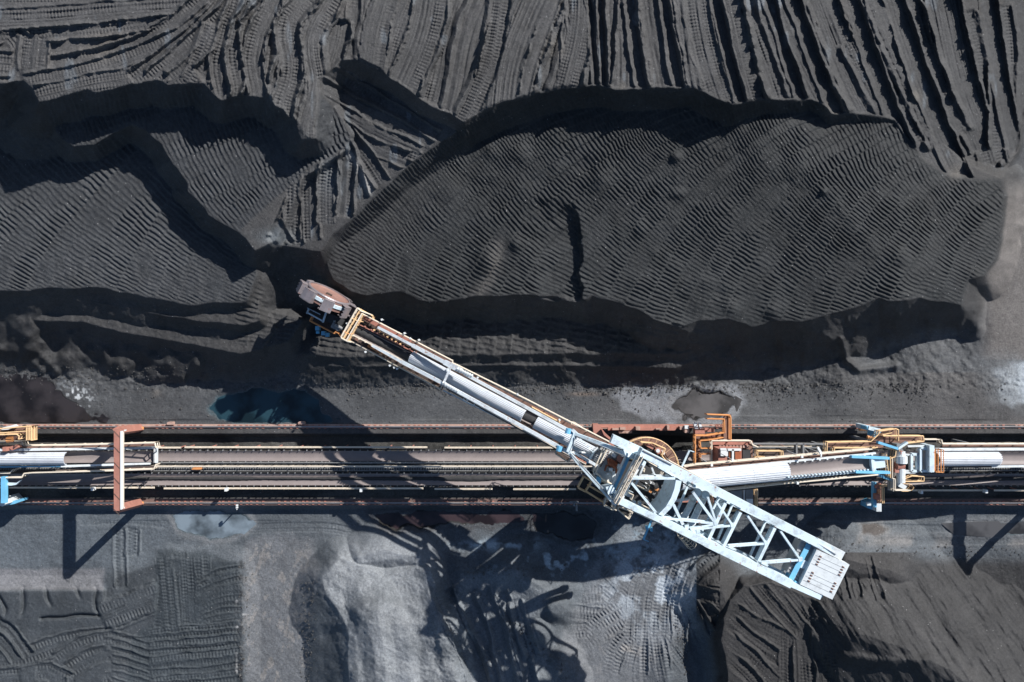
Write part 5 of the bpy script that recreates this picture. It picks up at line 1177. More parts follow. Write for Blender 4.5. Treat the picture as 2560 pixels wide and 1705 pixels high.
# --- slewing platform (round) and drives under the pylon
zs = 5.2; m = MB(); cen = Vector(P(1613, 1171, zs)); r0 = W(80, zs); n = 48
for i in range(n):
    t0, t1 = 2 * math.pi * i / n, 2 * math.pi * (i + 1) / n
    q = [cen + Vector((r * math.cos(t), r * math.sin(t), 0)) for r, t in ((r0 * .72, t0), (r0, t0), (r0, t1), (r0 * .72, t1))]
    m.hull8([p - Vector((0, 0, .15)) for p in q] + q)
sp_ = part(m, 'slewing_platform', 'floor')
m = MB(); m.tube(cen - Vector((0, 0, 2.6)), cen - Vector((0, 0, .3)), r0 * .73, 40); part(m, 'slewing_ring', 'dark')
m = MB()
for i in range(n):
    t0, t1 = 2 * math.pi * i / n, 2 * math.pi * (i + 1) / n
    for z_, rr_ in ((1.05, .05), (.55, .035)): m.tube(cen + Vector((r0 * math.cos(t0), r0 * math.sin(t0), z_)), cen + Vector((r0 * math.cos(t1), r0 * math.sin(t1), z_)), rr_, 5)
    if i % 2 == 0: m.tube(cen + Vector((r0 * math.cos(t0), r0 * math.sin(t0), 0)), cen + Vector((r0 * math.cos(t0), r0 * math.sin(t0), 1.05)), .035, 5)
    if i % 2: q = cen + Vector((r0 * .72 * math.cos(t0), r0 * .72 * math.sin(t0), .02)); m.beam3(q, cen + Vector((r0 * math.cos(t0), r0 * math.sin(t0), .02)), .03, .03)
part(m, 'handrail', 'yellow', sp_)
rails([(1603, 1106, 6.0), (1632, 1108, 6.0), (1664, 1122, 6.0), (1655, 1140, 6.0), (1672, 1160, 6.0)], 'yellow', r=.06)
m = MB(); m.prism([(1622, 1107), (1637, 1116), (1632, 1124), (1617, 1116)], 5.2, 6.8); m.tube(P(1645, 1127, 5.2), P(1645, 1127, 7.2), .35, 12); part(m, 'slewing_drive', 'rust')
m = MB(); m.tube(P(1645, 1127, 7.2), P(1645, 1127, 7.6), .2, 12); m.rect(1655, 1128, 1662, 1136, 5.2, 6.2); part(m, 'motor', 'lamp')
LIFT = lambda u: 3.0
# dark works between the chords: pulleys, hoses, drive units
m = MB(); rs = random.Random(12)
m.prism([(1580, 1200), (1650, 1230), (1640, 1275), (1560, 1250)], 8.6, 8.9)
m.prism([(1500, 1196), (1530, 1150), (1600, 1160), (1690, 1200), (1660, 1290), (1600, 1270)], 4.2, 5.2)
for q in ([(1590, 1206), (1640, 1228), (1632, 1262), (1580, 1244)],): m.prism(q, 5.2, 8.6)
part(m, 'works_deck', 'dark')
for nm, mt, cnt, zr in (('drive_unit', 'dark', 10, (9, 11)), ('hydraulic_hose', 'dark', 9, (10, 11.5)), ('valve_block', 'lamp', 8, (9.6, 11)), ('gear_motor', 'orange', 4, (9.4, 10.4)), ('pump', 'grey', 6, (9, 10.6))):
    m = MB()
    for i in range(cnt):
        s_, t_ = rs.random(), rs.random(); u = 1590 + 75 * s_ - 28 * t_; v = 1188 + 30 * s_ + 58 * t_; z = rs.uniform(*zr)
        if nm == 'hydraulic_hose':
            pts = [P(1600 + i * 3.2, 1203 + i * 1.4 , 11.2), P(1616 + i * 2.4, 1216 + i * 1.2, 11.6), P(1632 + i * 1.5, 1226 + i * .7, 11.0)]
            for a, b in zip(pts, pts[1:]): m.tube(a, b, .05, 6)
        elif rs.random() < .5: m.tube(P(u, v, z), P(u + rs.uniform(4, 10), v + rs.uniform(-4, 5), z), .2 + .12 * rs.random(), 9)
        else: m.prism([(u, v), (u + 6, v + 3), (u + 4, v + 7), (u - 2, v + 4)], z - .8, z)
    part(m, nm, mt)
for pts in ([(1601, 1168, 11), (1612, 1172, 11), (1610, 1180, 11)], [(1583, 1210, 11), (1620, 1228, 11), (1624, 1215, 11)], [(1572, 1232, 11), (1584, 1238, 11), (1578, 1250, 11)], [(1606, 1242, 11), (1622, 1250, 11), (1618, 1262, 11)]): rails(pts, 'cream', r=.05, h=.9)
m = MB(); m.prism([(1606, 1150), (1616, 1154), (1612, 1166), (1602, 1162)], 12, 13.2); m.rect(1598, 1256, 1604, 1264, 11, 11.8); m.rect(1632, 1186, 1640, 1192, 11, 11.6); m.prism([(1574, 1228), (1584, 1232), (1578, 1246), (1566, 1240)], 10.5, 11.4); part(m, 'control_cabinet', 'pale')
for a, b in (((1611, 1160, 12.5), (1590, 1212, 12.5)), ((1630, 1170, 12.4), (1640, 1196, 12.4)), ((1582, 1190, 12.4), (1660, 1190, 12.4))):
    m = MB(); m.ibeam(a, b, 4, .4); part(m, 'deck_beam', 'white')
LIFT = lambda u: 2.0
# landings hung on the lower side
for pts in ([(1460, 1192), (1445, 1220), (1464, 1230), (1480, 1204)], [(1516, 1246), (1510, 1264), (1534, 1276), (1542, 1258)], [(1548, 1268), (1544, 1274), (1572, 1298), (1582, 1280)]):
    m = MB(); m.prism(pts, 8.8, 8.9); l_ = part(m, 'landing', 'dark'); rails([(*p, 8.9) for p in pts + pts[:1]], 'cream' if pts[0][0] > 1500 else 'yellow', l_, r=.06)
m = MB()
for i in range(12): q = lerp((1468, 1224), (1512, 1255), i / 11); m.bm((q[0], q[1], 8.6 - .12 * i), (q[0] + 7, q[1] - 10, 8.6 - .12 * i), 1.6, .05)
st = part(m, 'stair', 'dark'); rails([(1466, 1230, 8.5), (1510, 1257, 7.6)], 'yellow', st, r=.06); rails([(1470, 1214, 8.5), (1516, 1240, 7.6)], 'yellow', st, r=.06)
# landing over the link conveyor
rails([(1672, 1150, 10), (1676, 1153, 10), (1778, 1208, 10), (1774, 1217, 10), (1668, 1162, 10)], 'cream', r=.055); m = MB(); m.prism([(1672, 1154), (1776, 1209), (1772, 1216), (1668, 1161)], 9.85, 9.95); part(m, 'landing', 'grey')

LIFT = lambda u: 0.0
# --- travelling gear on the rails and gantry legs
m = MB(); m.rect(1481, 1062, 1752, 1069, .9, 1.7); m.rect(1520, 1069, 1690, 1076, 1.4, 1.9); part(m, 'bogie_beam', 'rust')
for i in range(12):
    u = 1492 + i * 22; m = MB(); x, y, z = P(u, 1066, .65); m.tube((x, y - .16, z), (x, y + .16, z), .34, 14); part(m, 'travel_wheel', 'dark')
m = MB(); rs = random.Random(2)
for u in (1500, 1531, 1550, 1590, 1640, 1668, 1700): m.rect(u, 1064 + rs.uniform(0, 8), u + rs.uniform(5, 20), 1071 + rs.uniform(0, 6), 1.7, 2.2 + rs.random() * .4)
m.rect(1548, 1077, 1580, 1083, 1.2, 1.9); m.rect(1712, 1066, 1723, 1082, 1.6, 2.6); part(m, 'travel_drive', 'girder')
m = MB(); m.rect(1738, 1072, 1762, 1086, 2.0, 3.0); m.rect(1762, 1070, 1786, 1080, 2.2, 2.8); part(m, 'cable_box', 'rust')
m = MB(); m.prism([(1734, 1057), (1742, 1056), (1746, 1072), (1738, 1072)], 2.6, 3.2); m.prism([(1746, 1056), (1752, 1057), (1756, 1070), (1750, 1072)], 2.6, 3.2); m.rect(1712, 1064, 1722, 1072, 2.2, 2.7); part(m, 'rail_clamp', 'lamp')
m = MB(); m.prism([(1482, 1060), (1496, 1060), (1528, 1102), (1540, 1120), (1520, 1112), (1484, 1084)], 2.2, 3.0); m.prism([(1504, 1074), (1528, 1096), (1530, 1104), (1510, 1088)], 3.0, 3.6); part(m, 'gantry_leg', 'rust')
m = MB(); m.rect(1500, 1248, 1800, 1256, -.1, .7); part(m, 'bogie_beam', 'rust')
for i in range(12):
    u = 1512 + i * 25; m = MB(); x, y, z = P(u, 1257, -.3); m.tube((x, y - .16, z), (x, y + .16, z), .34, 14); part(m, 'travel_wheel', 'dark')
m = MB(); m.prism([(1545, 1180), (1680, 1180), (1700, 1240), (1560, 1244)], 1.6, 4.6); m.prism([(1560, 1110), (1660, 1110), (1660, 1180), (1560, 1180)], 2.0, 4.4); part(m, 'gantry', 'dark')
m = MB(); m.rect(1440, 1262, 1444, 1278, .4, 1.2); m.bm((1424, 1255, 1.0), (1446, 1255, 1.0), 3, .2); m.rect(1434, 1258, 1438, 1266, .8, 1.3); part(m, 'rail_sweep', 'grey')
# stair tower and access platform north side
m = MB(); m.rect(1808, 1036, 1828, 1100, 3.1, 3.2); m.rect(1738, 1090, 1750, 1165, 3.1, 3.2); m.rect(1738, 1084, 1812, 1093, 3.0, 3.1); ac = part(m, 'access_platform', 'floor')
rails([(1768, 1036, 3.2), (1824, 1038, 3.2), (1827, 1044, 3.2), (1827, 1100, 3.2)], 'orange', ac, r=.08); rails([(1768, 1047, 3.2), (1811, 1048, 3.2), (1812, 1082, 3.2)], 'orange', ac, r=.07)
rails([(1738, 1165, 3.2), (1738, 1089, 3.2), (1768, 1089, 3.2), (1810, 1082, 3.2)], 'orange', ac, r=.08); rails([(1782, 1121, 3.2), (1752, 1121, 3.2), (1750, 1102, 3.2), (1774, 1100, 3.2), (1808, 1094, 3.2)], 'orange', ac, r=.07); rails([(1752, 1160, 3.2), (1752, 1136, 3.2), (1780, 1135, 3.2)], 'orange', ac, r=.06)
m = MB()
for i in range(14): q = lerp((1770, 1086), (1808, 1080), i / 13); m.bm((q[0], q[1], 3.3 - .03 * i), (q[0], q[1] + 10, 3.3 - .03 * i), 1.4, .05)
part(m, 'stair', 'rust')
m = MB()
for i in range(4): m.tube(P(1787 + i * 6, 1060, 1.8), P(1792 + i * 6, 1068, 1.8), .05, 5); m.tube(P(1792 + i * 6, 1060, 1.8), P(1787 + i * 6, 1068, 1.8), .05, 5)
part(m, 'lattice_brace', 'rust')
# electrical house on the gantry
m = MB(); m.rect(1781, 1102, 1882, 1166, 3.3, 3.5); eh = part(m, 'house_platform', 'floor')
rails([(1780, 1160, 3.5), (1779, 1102, 3.5), (1877, 1102, 3.5), (1881, 1112, 3.5), (1895, 1118, 3.5)], 'cream', eh, r=.08)
m = MB(); m.rect(1796, 1122, 1854, 1162, 3.5, 6.0); m.rect(1782, 1104, 1876, 1112, 3.5, 3.9); part(m, 'electrical_house', 'rust')
m = MB(); m.rect(1802, 1124, 1820, 1140, 6.0, 6.25); m.rect(1801, 1121, 1816, 1125, 6.0, 6.3); part(m, 'roof_unit', 'lamp'); m = MB(); m.rect(1830, 1123, 1835, 1164, 6.0, 6.35); m.rect(1820, 1122, 1853, 1127, 6.0, 6.35); part(m, 'roof_duct', 'lamp')
m = MB(); m.rect(1838, 1130, 1852, 1160, 6.0, 6.4); m.rect(1824, 1130, 1829, 1160, 6.0, 6.2); part(m, 'roof_panel', 'motor')
m = MB(); rs = random.Random(8)
for i in range(9): m.rect(1798 + i * 8.5, 1113, 1804 + i * 8.5, 1120 + rs.uniform(-1, 1), 3.5, 4.1)
part(m, 'cable_terminal', 'girder'); m = MB(); m.rect(1857, 1126, 1876, 1150, 3.5, 4.6); part(m, 'resistor_bank', 'dark')
m = MB(); m.rect(1892, 1126, 1960, 1145, 3.2, 3.4); m.rect(1880, 1140, 1900, 1152, 3.2, 3.4); ep = part(m, 'access_platform', 'brown'); rails([(1894, 1150, 3.4), (1894, 1128, 3.4), (1957, 1128, 3.4), (1958, 1142, 3.4)], 'yellow', ep, r=.06); rails([(1890, 1146, 3.4), (1912, 1142, 3.4), (1914, 1152, 3.4)], 'yellow', ep, r=.06)
# operator side room below the link conveyor
m = MB(); m.rect(1786, 1222, 1896, 1284, 2.6, 2.8); orm = part(m, 'house_platform', 'dark'); rails([(1892, 1205, 2.8), (1893, 1277, 2.8), (1782, 1277, 2.8), (1781, 1240, 2.8)], 'yellow', orm, r=.07); rails([(1888, 1205, 2.8), (1890, 1273, 2.8)], 'yellow', orm, r=.05)
m = MB(); m.rect(1828, 1225, 1856, 1262, 2.8, 5.0); m.rect(1792, 1226, 1826, 1260, 2.8, 4.2); part(m, 'operator_room', 'grey'); m = MB(); m.rect(1864, 1224, 1883, 1262, 2.8, 4.6); part(m, 'control_room', 'grey'); m = MB(); m.rect(1859, 1224, 1862, 1262, 4.4, 4.7); m.rect(1866, 1248, 1882, 1260, 4.6, 4.8); part(m, 'roof_unit', 'lamp')
# tail chute: ring shaped guard near the link conveyor
m = MB()
for a, b in (((1690, 1236, 9), (1722, 1222, 9)), ((1722, 1222, 9), (1734, 1232, 9)), ((1734, 1232, 9), (1722, 1248, 9)), ((1722, 1248, 9), (1690, 1252, 9))): m.bm(a, b, 6, .5)
m.bm((1694, 1232, 9.2), (1750, 1222, 9.2), 5, .3); part(m, 'chute_guard', 'clean')

# ------------------------------------------------------------------ link conveyor and tripper on the right
TR = empty('tripper_carriage', P(2235, 1175, 0)); tag(TR, 'pale blue tripper with orange rails and a slanting covered conveyor, right of the reclaimer', 'tripper', 'belt trippers riding on the upper conveyor')
def tp(m, name, mat, parent=None, smooth=False): return m.build(name, M[mat], parent or TR, TR, smooth)
def tr(pts, mat='yellow', parent=None, **k): m = MB(); m.rail(pts, **k); return tp(m, 'handrail', mat, parent)
LIFT = lambda u: 3.6 - 1.5 * (u - 1690) / 505
A0, A1 = (1690, 1205, 8.6), (2195, 1152, 7.0)
trough_mb(A0, A1, 36, 26).build('belt', M['belt'], TR, TR, True)
tp(cover_mb((1700, 1201.5, 8.75), (1966, 1177.5, 7.95), 46, .9, 12, .09), 'belt_cover', 'cover')
m = MB(); m.prism([(1680, 1170), (2180, 1118), (2190, 1196), (1690, 1240)], 6.2, 6.4)
for i in range(30): a = lerp((1685, 1172), (2180, 1122), i / 29); m.bm((a[0], a[1], 6.6), (a[0] + 6, a[1] + 62, 6.6), 2, .15)
gl = tp(m, 'gallery', 'brown')
m = MB(); m.prism([(1700, 1170), (2170, 1121), (2171, 1131), (1701, 1182)], 6.7, 6.8); wkk = tp(m, 'walkway', 'floor')
tr([(1711, 1167, 6.8), (1740, 1162, 6.8), (1900, 1148, 6.8), (2180, 1123, 6.8)], 'cream', wkk, r=.075, sp=2.0)
m = MB(); m.prism([(1740, 1226), (2180, 1189), (2181, 1196), (1741, 1234)], 6.6, 6.7); wk2 = tp(m, 'walkway', 'dark')
tr([(1780, 1229, 6.7), (1960, 1209, 6.7), (2195, 1187, 6.7)], 'cream', wk2, r=.075, sp=2.0)
for a, b, mt in (((1705, 1180, 9.0), (2190, 1133, 7.4), 'clean'), ((1968, 1197, 8.0), (2192, 1176, 7.2), 'pale')):
    m = MB(); m.bm(a, b, 4.2, .25); n = 26
    for i in range(n): q = lerp(a, b, (i + .5) / n); m.rect(q[0] - 2, q[1] + (2 if mt == 'clean' else -5), q[0] + 2, q[1] + (5 if mt == 'clean' else -2), lerp((8.5,), (7.0,), (i + .5) / n)[0], lerp((9.05,), (7.45,), (i + .5) / n)[0])
    tp(m, 'idler_frame', mt)
for u, v in ((1780, 1163), (2006, 1142), (2052, 1132), (1995, 1208), (1832, 1150)): m = MB(); x, y, z = P(u, v, 8.4); m.tube((x, y, 6.8), (x, y, z), .04, 6); m.rect(u - 2.5, v - 2.5, u + 2.5, v + 3, 8.3, 8.6); tp(m, 'floodlight', 'lamp')
m = MB(); m.bm((2045, 1118, 8.4), (2054, 1134, 8.4), 5, .15); m.bm((2054, 1134, 8.4), (2053, 1142, 8.4), 3, .15); tp(m, 'lamp_arm', 'lamp')
LIFT = lambda u: 0.0
m = MB()
for u in (1990, 2007): m.prism([(u, 1109), (u + 4, 1109), (u + 4, 1135), (u, 1135)], 2.5, 3.2)
m.bm((1990, 1136, 3), (2010, 1136, 3), 2, .2); m.bm((2012, 1122, 3), (2024, 1134, 3), 2, .15); m.bm((1990, 1122, 3), (1980, 1138, 3), 2, .15); m.bm((1880, 1109, 3.2), (2068, 1110, 3.2), 3.4, .2); m.bm((1880, 1118, 2.2), (2090, 1120, 2.2), 2.4, .2); tp(m, 'support_trestle', 'grey')
# head of the tripper
m = MB(); m.prism([(2066, 1104), (2176, 1104), (2204, 1080), (2240, 1072), (2246, 1086), (2310, 1090), (2310, 1106), (2260, 1108), (2200, 1120), (2066, 1118)], 5.0, 5.1); hd = tp(m, 'walkway', 'floor')
tr([(2066, 1150, 5), (2068, 1106, 5), (2177, 1104, 5), (2196, 1086, 5), (2198, 1078, 5), (2240, 1072, 5), (2246, 1075, 5), (2246, 1102, 5)], 'yellow', hd, r=.07); tr([(2084, 1146, 5), (2086, 1120, 5), (2186, 1120, 5), (2194, 1118, 5)], 'yellow', hd, r=.07)
tr([(2208, 1090, 5), (2308, 1090, 5), (2310, 1103, 5), (2270, 1108, 5), (2255, 1118, 5)], 'yellow', hd, r=.07); tr([(2230, 1082, 5), (2206, 1087, 5)], 'yellow', hd)
tr([(2312, 1099, 4.5), (2352, 1099, 4.5), (2355, 1109, 4.5)], 'cream', hd, r=.06)
m = MB(); m.prism([(2167, 1066), (2202, 1072), (2204, 1082), (2190, 1094), (2184, 1092), (2186, 1080), (2168, 1074)], 2.6, 4.2); tp(m, 'leg', 'blue')
m = MB(); m.prism([(2166, 1064), (2174, 1064), (2176, 1076), (2168, 1076)], .4, 3.2); m.bm((2172, 1070, 4.3), (2202, 1077, 4.3), 9, .3); tp(m, 'bogie', 'pale')
m = MB(); m.tube(P(2148, 1070, .9), P(2164, 1070, .9), .3, 10); m.tube(P(2168, 1093, 1.5), P(2182, 1093, 1.5), .22, 10); tp(m, 'buffer', 'orange')
m = MB(); m.rect(2184, 1206, 2192, 1268, 2.9, 3.5); m.prism([(2184, 1252), (2170, 1258), (2168, 1270), (2192, 1278)], -.8, 1.0); tp(m, 'leg', 'blue')
m = MB(); m.rect(2191, 1259, 2204, 1279, -.8, 2.0); m.rect(2168, 1256, 2178, 1264, 1.8, 2.1); tp(m, 'bogie', 'clean')
m = MB(); m.rect(2193, 1208, 2204, 1258, 3.6, 3.75); lp = tp(m, 'ladder_platform', 'rust'); tr([(2206, 1258, 3.8), (2206, 1216, 3.8), (2230, 1214, 3.8)], 'yellow', lp, r=.06); tr([(2210, 1258, 3.8), (2210, 1219, 3.8)], 'yellow', lp, r=.05); m = MB(); m.rect(2190, 1236, 2200, 1250, 3.75, 4.5); m.rect(2192, 1214, 2200, 1222, 3.75, 4.3); tp(m, 'motor', 'rust')
LIFT = lambda u: 2.0
for a, b, mt in (((2196, 1106, 7.6), (2246, 1122, 7.6), 'blue'), ((2270, 1106, 7.6), (2246, 1122, 7.6), 'pale'), ((2196, 1188, 6.6), (2236, 1202, 6.6), 'blue'), ((2130, 1142, 8.3), (2224, 1146, 7.7), 'blue'), ((2140, 1180, 8.2), (2226, 1182, 7.6), 'blue'), ((2180, 1146, 7.9), (2184, 1180, 7.9), 'pale')):
    m = MB(); m.bm(a, b, 6 if mt != 'pale' else 5, .5); tp(m, 'brace', mt)
m = MB(); m.prism([(2182, 1148), (2212, 1146), (2214, 1168), (2184, 1172)], 6.0, 7.6); m.prism([(2178, 1144), (2186, 1146), (2188, 1178), (2180, 1178)], 5.8, 7.8); tp(m, 'head_chute', 'pale')
m = MB(); m.rect(2220, 1124, 2258, 1226, 6.0, 6.15); m.rect(2242, 1110, 2256, 1126, 6.1, 7.2); tw2 = tp(m, 'head_platform', 'grey')
tr([(2240, 1126, 6.2), (2238, 1142, 6.2), (2226, 1146, 6.2), (2226, 1194, 6.2)], 'yellow', tw2, r=.06); tr([(2231, 1146, 6.2), (2231, 1196, 6.2), (2238, 1198, 6.2), (2238, 1226, 6.2), (2276, 1226, 6.2)], 'cream', tw2, r=.06); tr([(2249, 1126, 6.2), (2249, 1200, 6.2)], 'yellow', tw2, r=.05); tr([(2216, 1136, 6.2), (2222, 1190, 6.2)], 'yellow', tw2, r=.05); tr([(2234, 1198, 6.2), (2234, 1228, 6.2)], 'cream', tw2)
m = MB(); m.tube(P(2252, 1128, 7), P(2252, 1206, 7), .42, 14); m.tube(P(2254, 1140, 7.2), P(2254, 1158, 7.2), .55, 14); tp(m, 'head_pulley', 'clean')
m = MB(); m.tube(P(2240, 1164, 7), P(2258, 1164, 7), .5, 12); m.rect(2238, 1172, 2248, 1182, 6.2, 7.3); m.rect(2250, 1192, 2256, 1202, 6.2, 7.0); m.rect(2252, 1128, 2258, 1136, 6.2, 7.4); tp(m, 'drive_motor', 'rust')
m = MB(); m.prism([(2244, 1204), (2254, 1208), (2268, 1216), (2262, 1224), (2246, 1216)], 5.8, 6.6); tp(m, 'gearbox', 'clean')
tr([(2258, 1198, 5.6), (2280, 1190, 5.6), (2310, 1192, 5.6), (2310, 1203, 5.6), (2258, 1204, 5.6)], 'yellow', None, r=.06); m = MB(); m.prism([(2262, 1198), (2282, 1191), (2309, 1193), (2308, 1202), (2262, 1204)], 5.4, 5.5); tp(m, 'walkway', 'brown')
for a, b, c, d_, z in ((2280, 1136, 2296, 1178, 6.2), (2303, 1122, 2334, 1178, 6.4)):
    for q in (((a, b), (c, b)), ((c, b), (c, d_)), ((c, d_), (a, d_)), ((a, d_), (a, b))):
        m = MB(); m.bm((*q[0], z), (*q[1], z), 6, .5); tp(m, 'frame_beam', 'pale')
m = MB(); m.rect(2324, 1114, 2336, 1180, 5.0, 6.9); tp(m, 'end_frame', 'pale')
for a, b in (((2258, 1136), (2282, 1138)), ((2258, 1178), (2290, 1176)), ((2256, 1182), (2290, 1182)), ((2270, 1116), (2312, 1115)), ((2294, 1124), (2306, 1124)), ((2296, 1174), (2306, 1170))):
    m = MB(); m.bm((*a, 6.1), (*b, 6.1), 4, .3); tp(m, 'brace', 'clean')
m = MB(); m.rect(2258, 1138, 2280, 1178, 4.4, 4.6); m.rect(2298, 1130, 2324, 1172, 4.0, 4.2); tp(m, 'belt_well', 'dark')
m = MB(); m.prism([(2292, 1148), (2300, 1144), (2303, 1158), (2296, 1156)], 4.6, 5.0); tp(m, 'deflector', 'lamp')
LIFT = lambda u: max(0, 1.8 * (1 - (u - 2336) / 400))
tp(cover_mb((2336, 1147, 4.9), (2491, 1146, 4.1), 37, .85, 12, .08), 'belt_cover', 'cover')
trough_mb((2336, 1147, 4.7), (2980, 1144, 1.2), 29, 26).build('belt', M['belt'], TR, TR, True)
for a, b, mt in (((2340, 1124, 5.2), (2980, 1121, 1.6), 'clean'), ((2480, 1166, 4.4), (2980, 1160, 1.6), 'clean'), ((2340, 1168, 4.6), (2485, 1167, 4.3), 'brown')):
    m = MB(); m.bm(a, b, 6 if mt == 'clean' else 3, .35); tp(m, 'idler_frame', mt)
m = MB(); m.prism([(2356, 1112), (2980, 1112), (2980, 1119), (2356, 1120)], 3.0, 3.1); ww = tp(m, 'walkway', 'floor'); tr([(2354, 1100, 3.1), (2356, 1110, 3.1), (2980, 1110, 3.1)], 'cream', ww, r=.08)
for u in (2336, 2345, 2353, 2359): tr([(u, 1125, 5.6), (u, 1178 + (u - 2336) * .12, 5.6)], 'orange', None, r=.05, h=1.1)
tr([(2340, 1180, 5.6), (2359, 1181, 5.6)], 'orange', None, r=.06)
m = MB()
for k in range(4):
    z = 5.8 - k * .9; c = Vector(P(2263, 1219, 5.8)); rx, ry = .9, .42
    for i in range(10):
        t0, t1 = 2 * math.pi * i / 10, 2 * math.pi * (i + 1) / 10; m.tube(c + Vector((rx * math.cos(t0), ry * math.sin(t0), z - 5.8)), c + Vector((rx * math.cos(t1), ry * math.sin(t1), z - 5.8)), .03, 4)
for i in range(10): t = 2 * math.pi * i / 10; c = Vector(P(2263, 1219, 5.8)); q = c + Vector((.9 * math.cos(t), .42 * math.sin(t), 0)); m.tube(q, q - Vector((0, 0, 3)), .03, 4)
tp(m, 'ladder_cage', 'yellow')
m = MB()
for u, v in ((2200, 1110), (2310, 1110), (2210, 1190), (2310, 1184), (2100, 1130), (2100, 1186), (2460, 1118), (2460, 1172), (1900, 1150), (1900, 1206)): x, y, _ = P(u, v, 4.2); m.box3((x, y, 1.7), (.14, 0, 0), (0, .14, 0), (0, 0, 2.5))
tp(m, 'post', 'grey')

LIFT = lambda u: 0.0
# ------------------------------------------------------------------ tripper cut off by the left edge
TL = empty('tripper_carriage', P(40, 1150, 0)); tag(TL, 'white covered tripper with a blue leg, cut by the left edge', 'tripper', 'belt trippers riding on the upper conveyor')
def lp_(m, name, mat, parent=None, smooth=False): return m.build(name, M[mat], parent or TL, TL, smooth)
def lr(pts, mat='cream', parent=None, **k): m = MB(); m.rail(pts, **k); return lp_(m, 'handrail', mat, parent)
lp_(cover_mb((-260, 1148, 5.4), (167, 1146, 3.6), 33, .8, 11, .08), 'belt_cover', 'cover')
trough_mb((-260, 1148, 5.2), (392, 1141, 1.6), 27, 26).build('belt', M['belt'], TL, TL, True)
for a, b, w_, mt in (((-260, 1128, 5.6), (100, 1124, 4.2), 6, 'white'), ((100, 1124, 4.2), (394, 1120, 2.0), 5.5, 'clean'), ((-260, 1170, 5.0), (155, 1166, 3.8), 3, 'blue'), ((152, 1166, 3.9), (376, 1159, 2.0), 4.5, 'clean'), ((390, 1119, 2.1), (390, 1158, 2.1), 4, 'clean')):
    m = MB(); m.bm(a, b, w_, .35); lp_(m, 'idler_frame', mt)
m = MB()
for i in range(13): m.tube(P(386.5, 1122 + i * 2.7, 2.15), P(386.5, 1123.5 + i * 2.7, 2.15), .12, 6)
lp_(m, 'return_roller', 'lamp')
m = MB(); m.prism([(-260, 1112), (60, 1113), (290, 1113), (388, 1108), (388, 1116), (60, 1122), (-260, 1122)], 2.6, 2.7); w1 = lp_(m, 'walkway', 'floor')
lr([(-260, 1105, 2.7), (55, 1105, 2.7), (58, 1114, 2.7), (160, 1113, 2.7), (285, 1110, 2.7), (387, 1107, 2.7), (390, 1119, 2.7)], 'cream', w1, r=.09)
m = MB(); m.prism([(-260, 1172), (60, 1176), (280, 1171), (388, 1164), (388, 1172), (60, 1184), (-260, 1186)], 2.4, 2.5); w2 = lp_(m, 'walkway', 'brown')
lr([(-260, 1195, 2.5), (54, 1194, 2.5), (60, 1184, 2.5), (80, 1182, 2.5), (280, 1177, 2.5), (384, 1173, 2.5), (389, 1162, 2.5)], 'cream', w2, r=.08); lr([(-260, 1184, 2.5), (24, 1183, 2.5), (31, 1175, 2.5)], 'cream', w2, r=.07)
m = MB(); m.prism([(-260, 1075), (78, 1068), (78, 1101), (-260, 1101)], 5.0, 5.1)
for i in range(16): m.rect(i * 5 - 2, 1072, i * 5, 1100, 5.1, 5.15)
ph = lp_(m, 'platform', 'floor')
lr([(-260, 1078, 5.1), (-2, 1072, 5.1), (56, 1067, 5.1), (78, 1066, 5.1), (78, 1101, 5.1)], 'yellow', ph, r=.07)
for u in (66, 70, 74): lr([(u, 1068, 5.1), (u, 1100, 5.1)], 'yellow', ph, r=.05)
lr([(-260, 1084, 5.1), (10, 1082, 5.1), (64, 1078, 5.1)], 'yellow', ph, r=.06); lr([(-100, 1088, 5.1), (42, 1086, 5.1), (48, 1090, 5.1), (46, 1098, 5.1)], 'yellow', ph, r=.06)
m = MB(); m.prism([(2, 1070), (34, 1062), (40, 1066), (20, 1074), (4, 1075)], 5.2, 5.7); lp_(m, 'cable_box', 'lamp')
m = MB(); m.rect(6, 1118, 16, 1128, 4.6, 5.4); m.prism([(20, 1118), (40, 1112), (48, 1118), (30, 1126)], 4.4, 5.0); lp_(m, 'drive_motor', 'rust')
m = MB(); m.tube(P(18, 1100, 5.3), P(32, 1098, 5.3), .3, 10); lp_(m, 'buffer', 'orange')
m = MB(); m.rect(2, 1192, 13, 1258, 3.2, 3.7); m.prism([(10, 1258), (34, 1252), (46, 1250), (46, 1256), (36, 1260), (12, 1264)], -.6, 1.2); lp_(m, 'leg', 'blue')
m = MB(); m.prism([(-2, 1264), (2, 1246), (15, 1260), (6, 1266)], -.8, 2.4); lp_(m, 'bogie', 'clean')
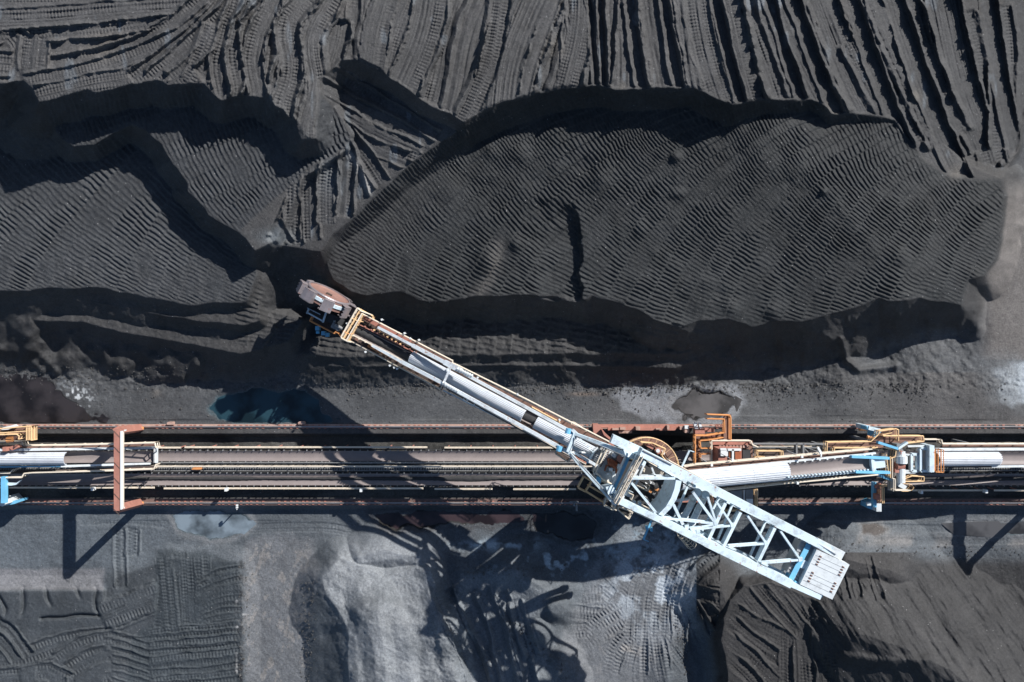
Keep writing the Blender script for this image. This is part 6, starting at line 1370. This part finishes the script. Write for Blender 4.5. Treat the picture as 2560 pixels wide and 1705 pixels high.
m = MB(); m.tube(P(46, 1252, .2), P(55, 1252, .2), .2, 10); lp_(m, 'buffer', 'orange')
m = MB(); m.prism([(-6, 1206), (40, 1208), (52, 1200), (40, 1212), (28, 1214), (-6, 1212)], 3.0, 3.3); lp_(m, 'landing', 'pale')
m = MB()
for u in (-160, -60, 40, 140, 240): 
    for v in (1124, 1168): x, y, _ = P(u, v, 2.4); m.box3((x, y, .8), (.12, 0, 0), (0, .12, 0), (0, 0, 1.7))
lp_(m, 'post', 'grey')
# ------------------------------------------------------------------ light and camera
w = bpy.data.worlds.new('World'); SC.world = w; w.use_nodes = True
nt = w.node_tree; bg = nt.nodes['Background']
sky = nt.nodes.new('ShaderNodeTexSky'); sky.sky_type = 'NISHITA'; sky.sun_disc = False
sky.sun_elevation = R(SUN_EL); sky.sun_rotation = R(SUN_AZ); sky.air_density = 1.0; sky.dust_density = .6; sky.ozone_density = 2.4
nt.links.new(sky.outputs[0], bg.inputs['Color']); bg.inputs['Strength'].default_value = .07
sd = bpy.data.lights.new('sun', 'SUN'); sd.energy = 4.9; sd.angle = R(.5); sd.color = (1, .965, .925)
so_ = bpy.data.objects.new('sun', sd); COL.objects.link(so_)
dirv = Vector((math.sin(R(SUN_AZ)) * math.cos(R(SUN_EL)), math.cos(R(SUN_AZ)) * math.cos(R(SUN_EL)), math.sin(R(SUN_EL))))
so_.rotation_euler = (-dirv).to_track_quat('-Z', 'Y').to_euler(); so_.location = dirv * 150
cd = bpy.data.cameras.new('camera'); cd.sensor_width = 36; cd.lens = 36 * HC / (2560 / PXM); cd.clip_end = 3000; cd.clip_start = 1
cam = bpy.data.objects.new('camera', cd); COL.objects.link(cam); cam.location = (0, 0, HC); SC.camera = cam
SC.view_settings.view_transform = 'Standard'; SC.view_settings.look = 'None'; SC.view_settings.gamma = 1; SC.view_settings.exposure = .66
SC.cycles.max_bounces = 6; SC.cycles.diffuse_bounces = 3; SC.cycles.glossy_bounces = 3
SC.cycles.use_denoising = True
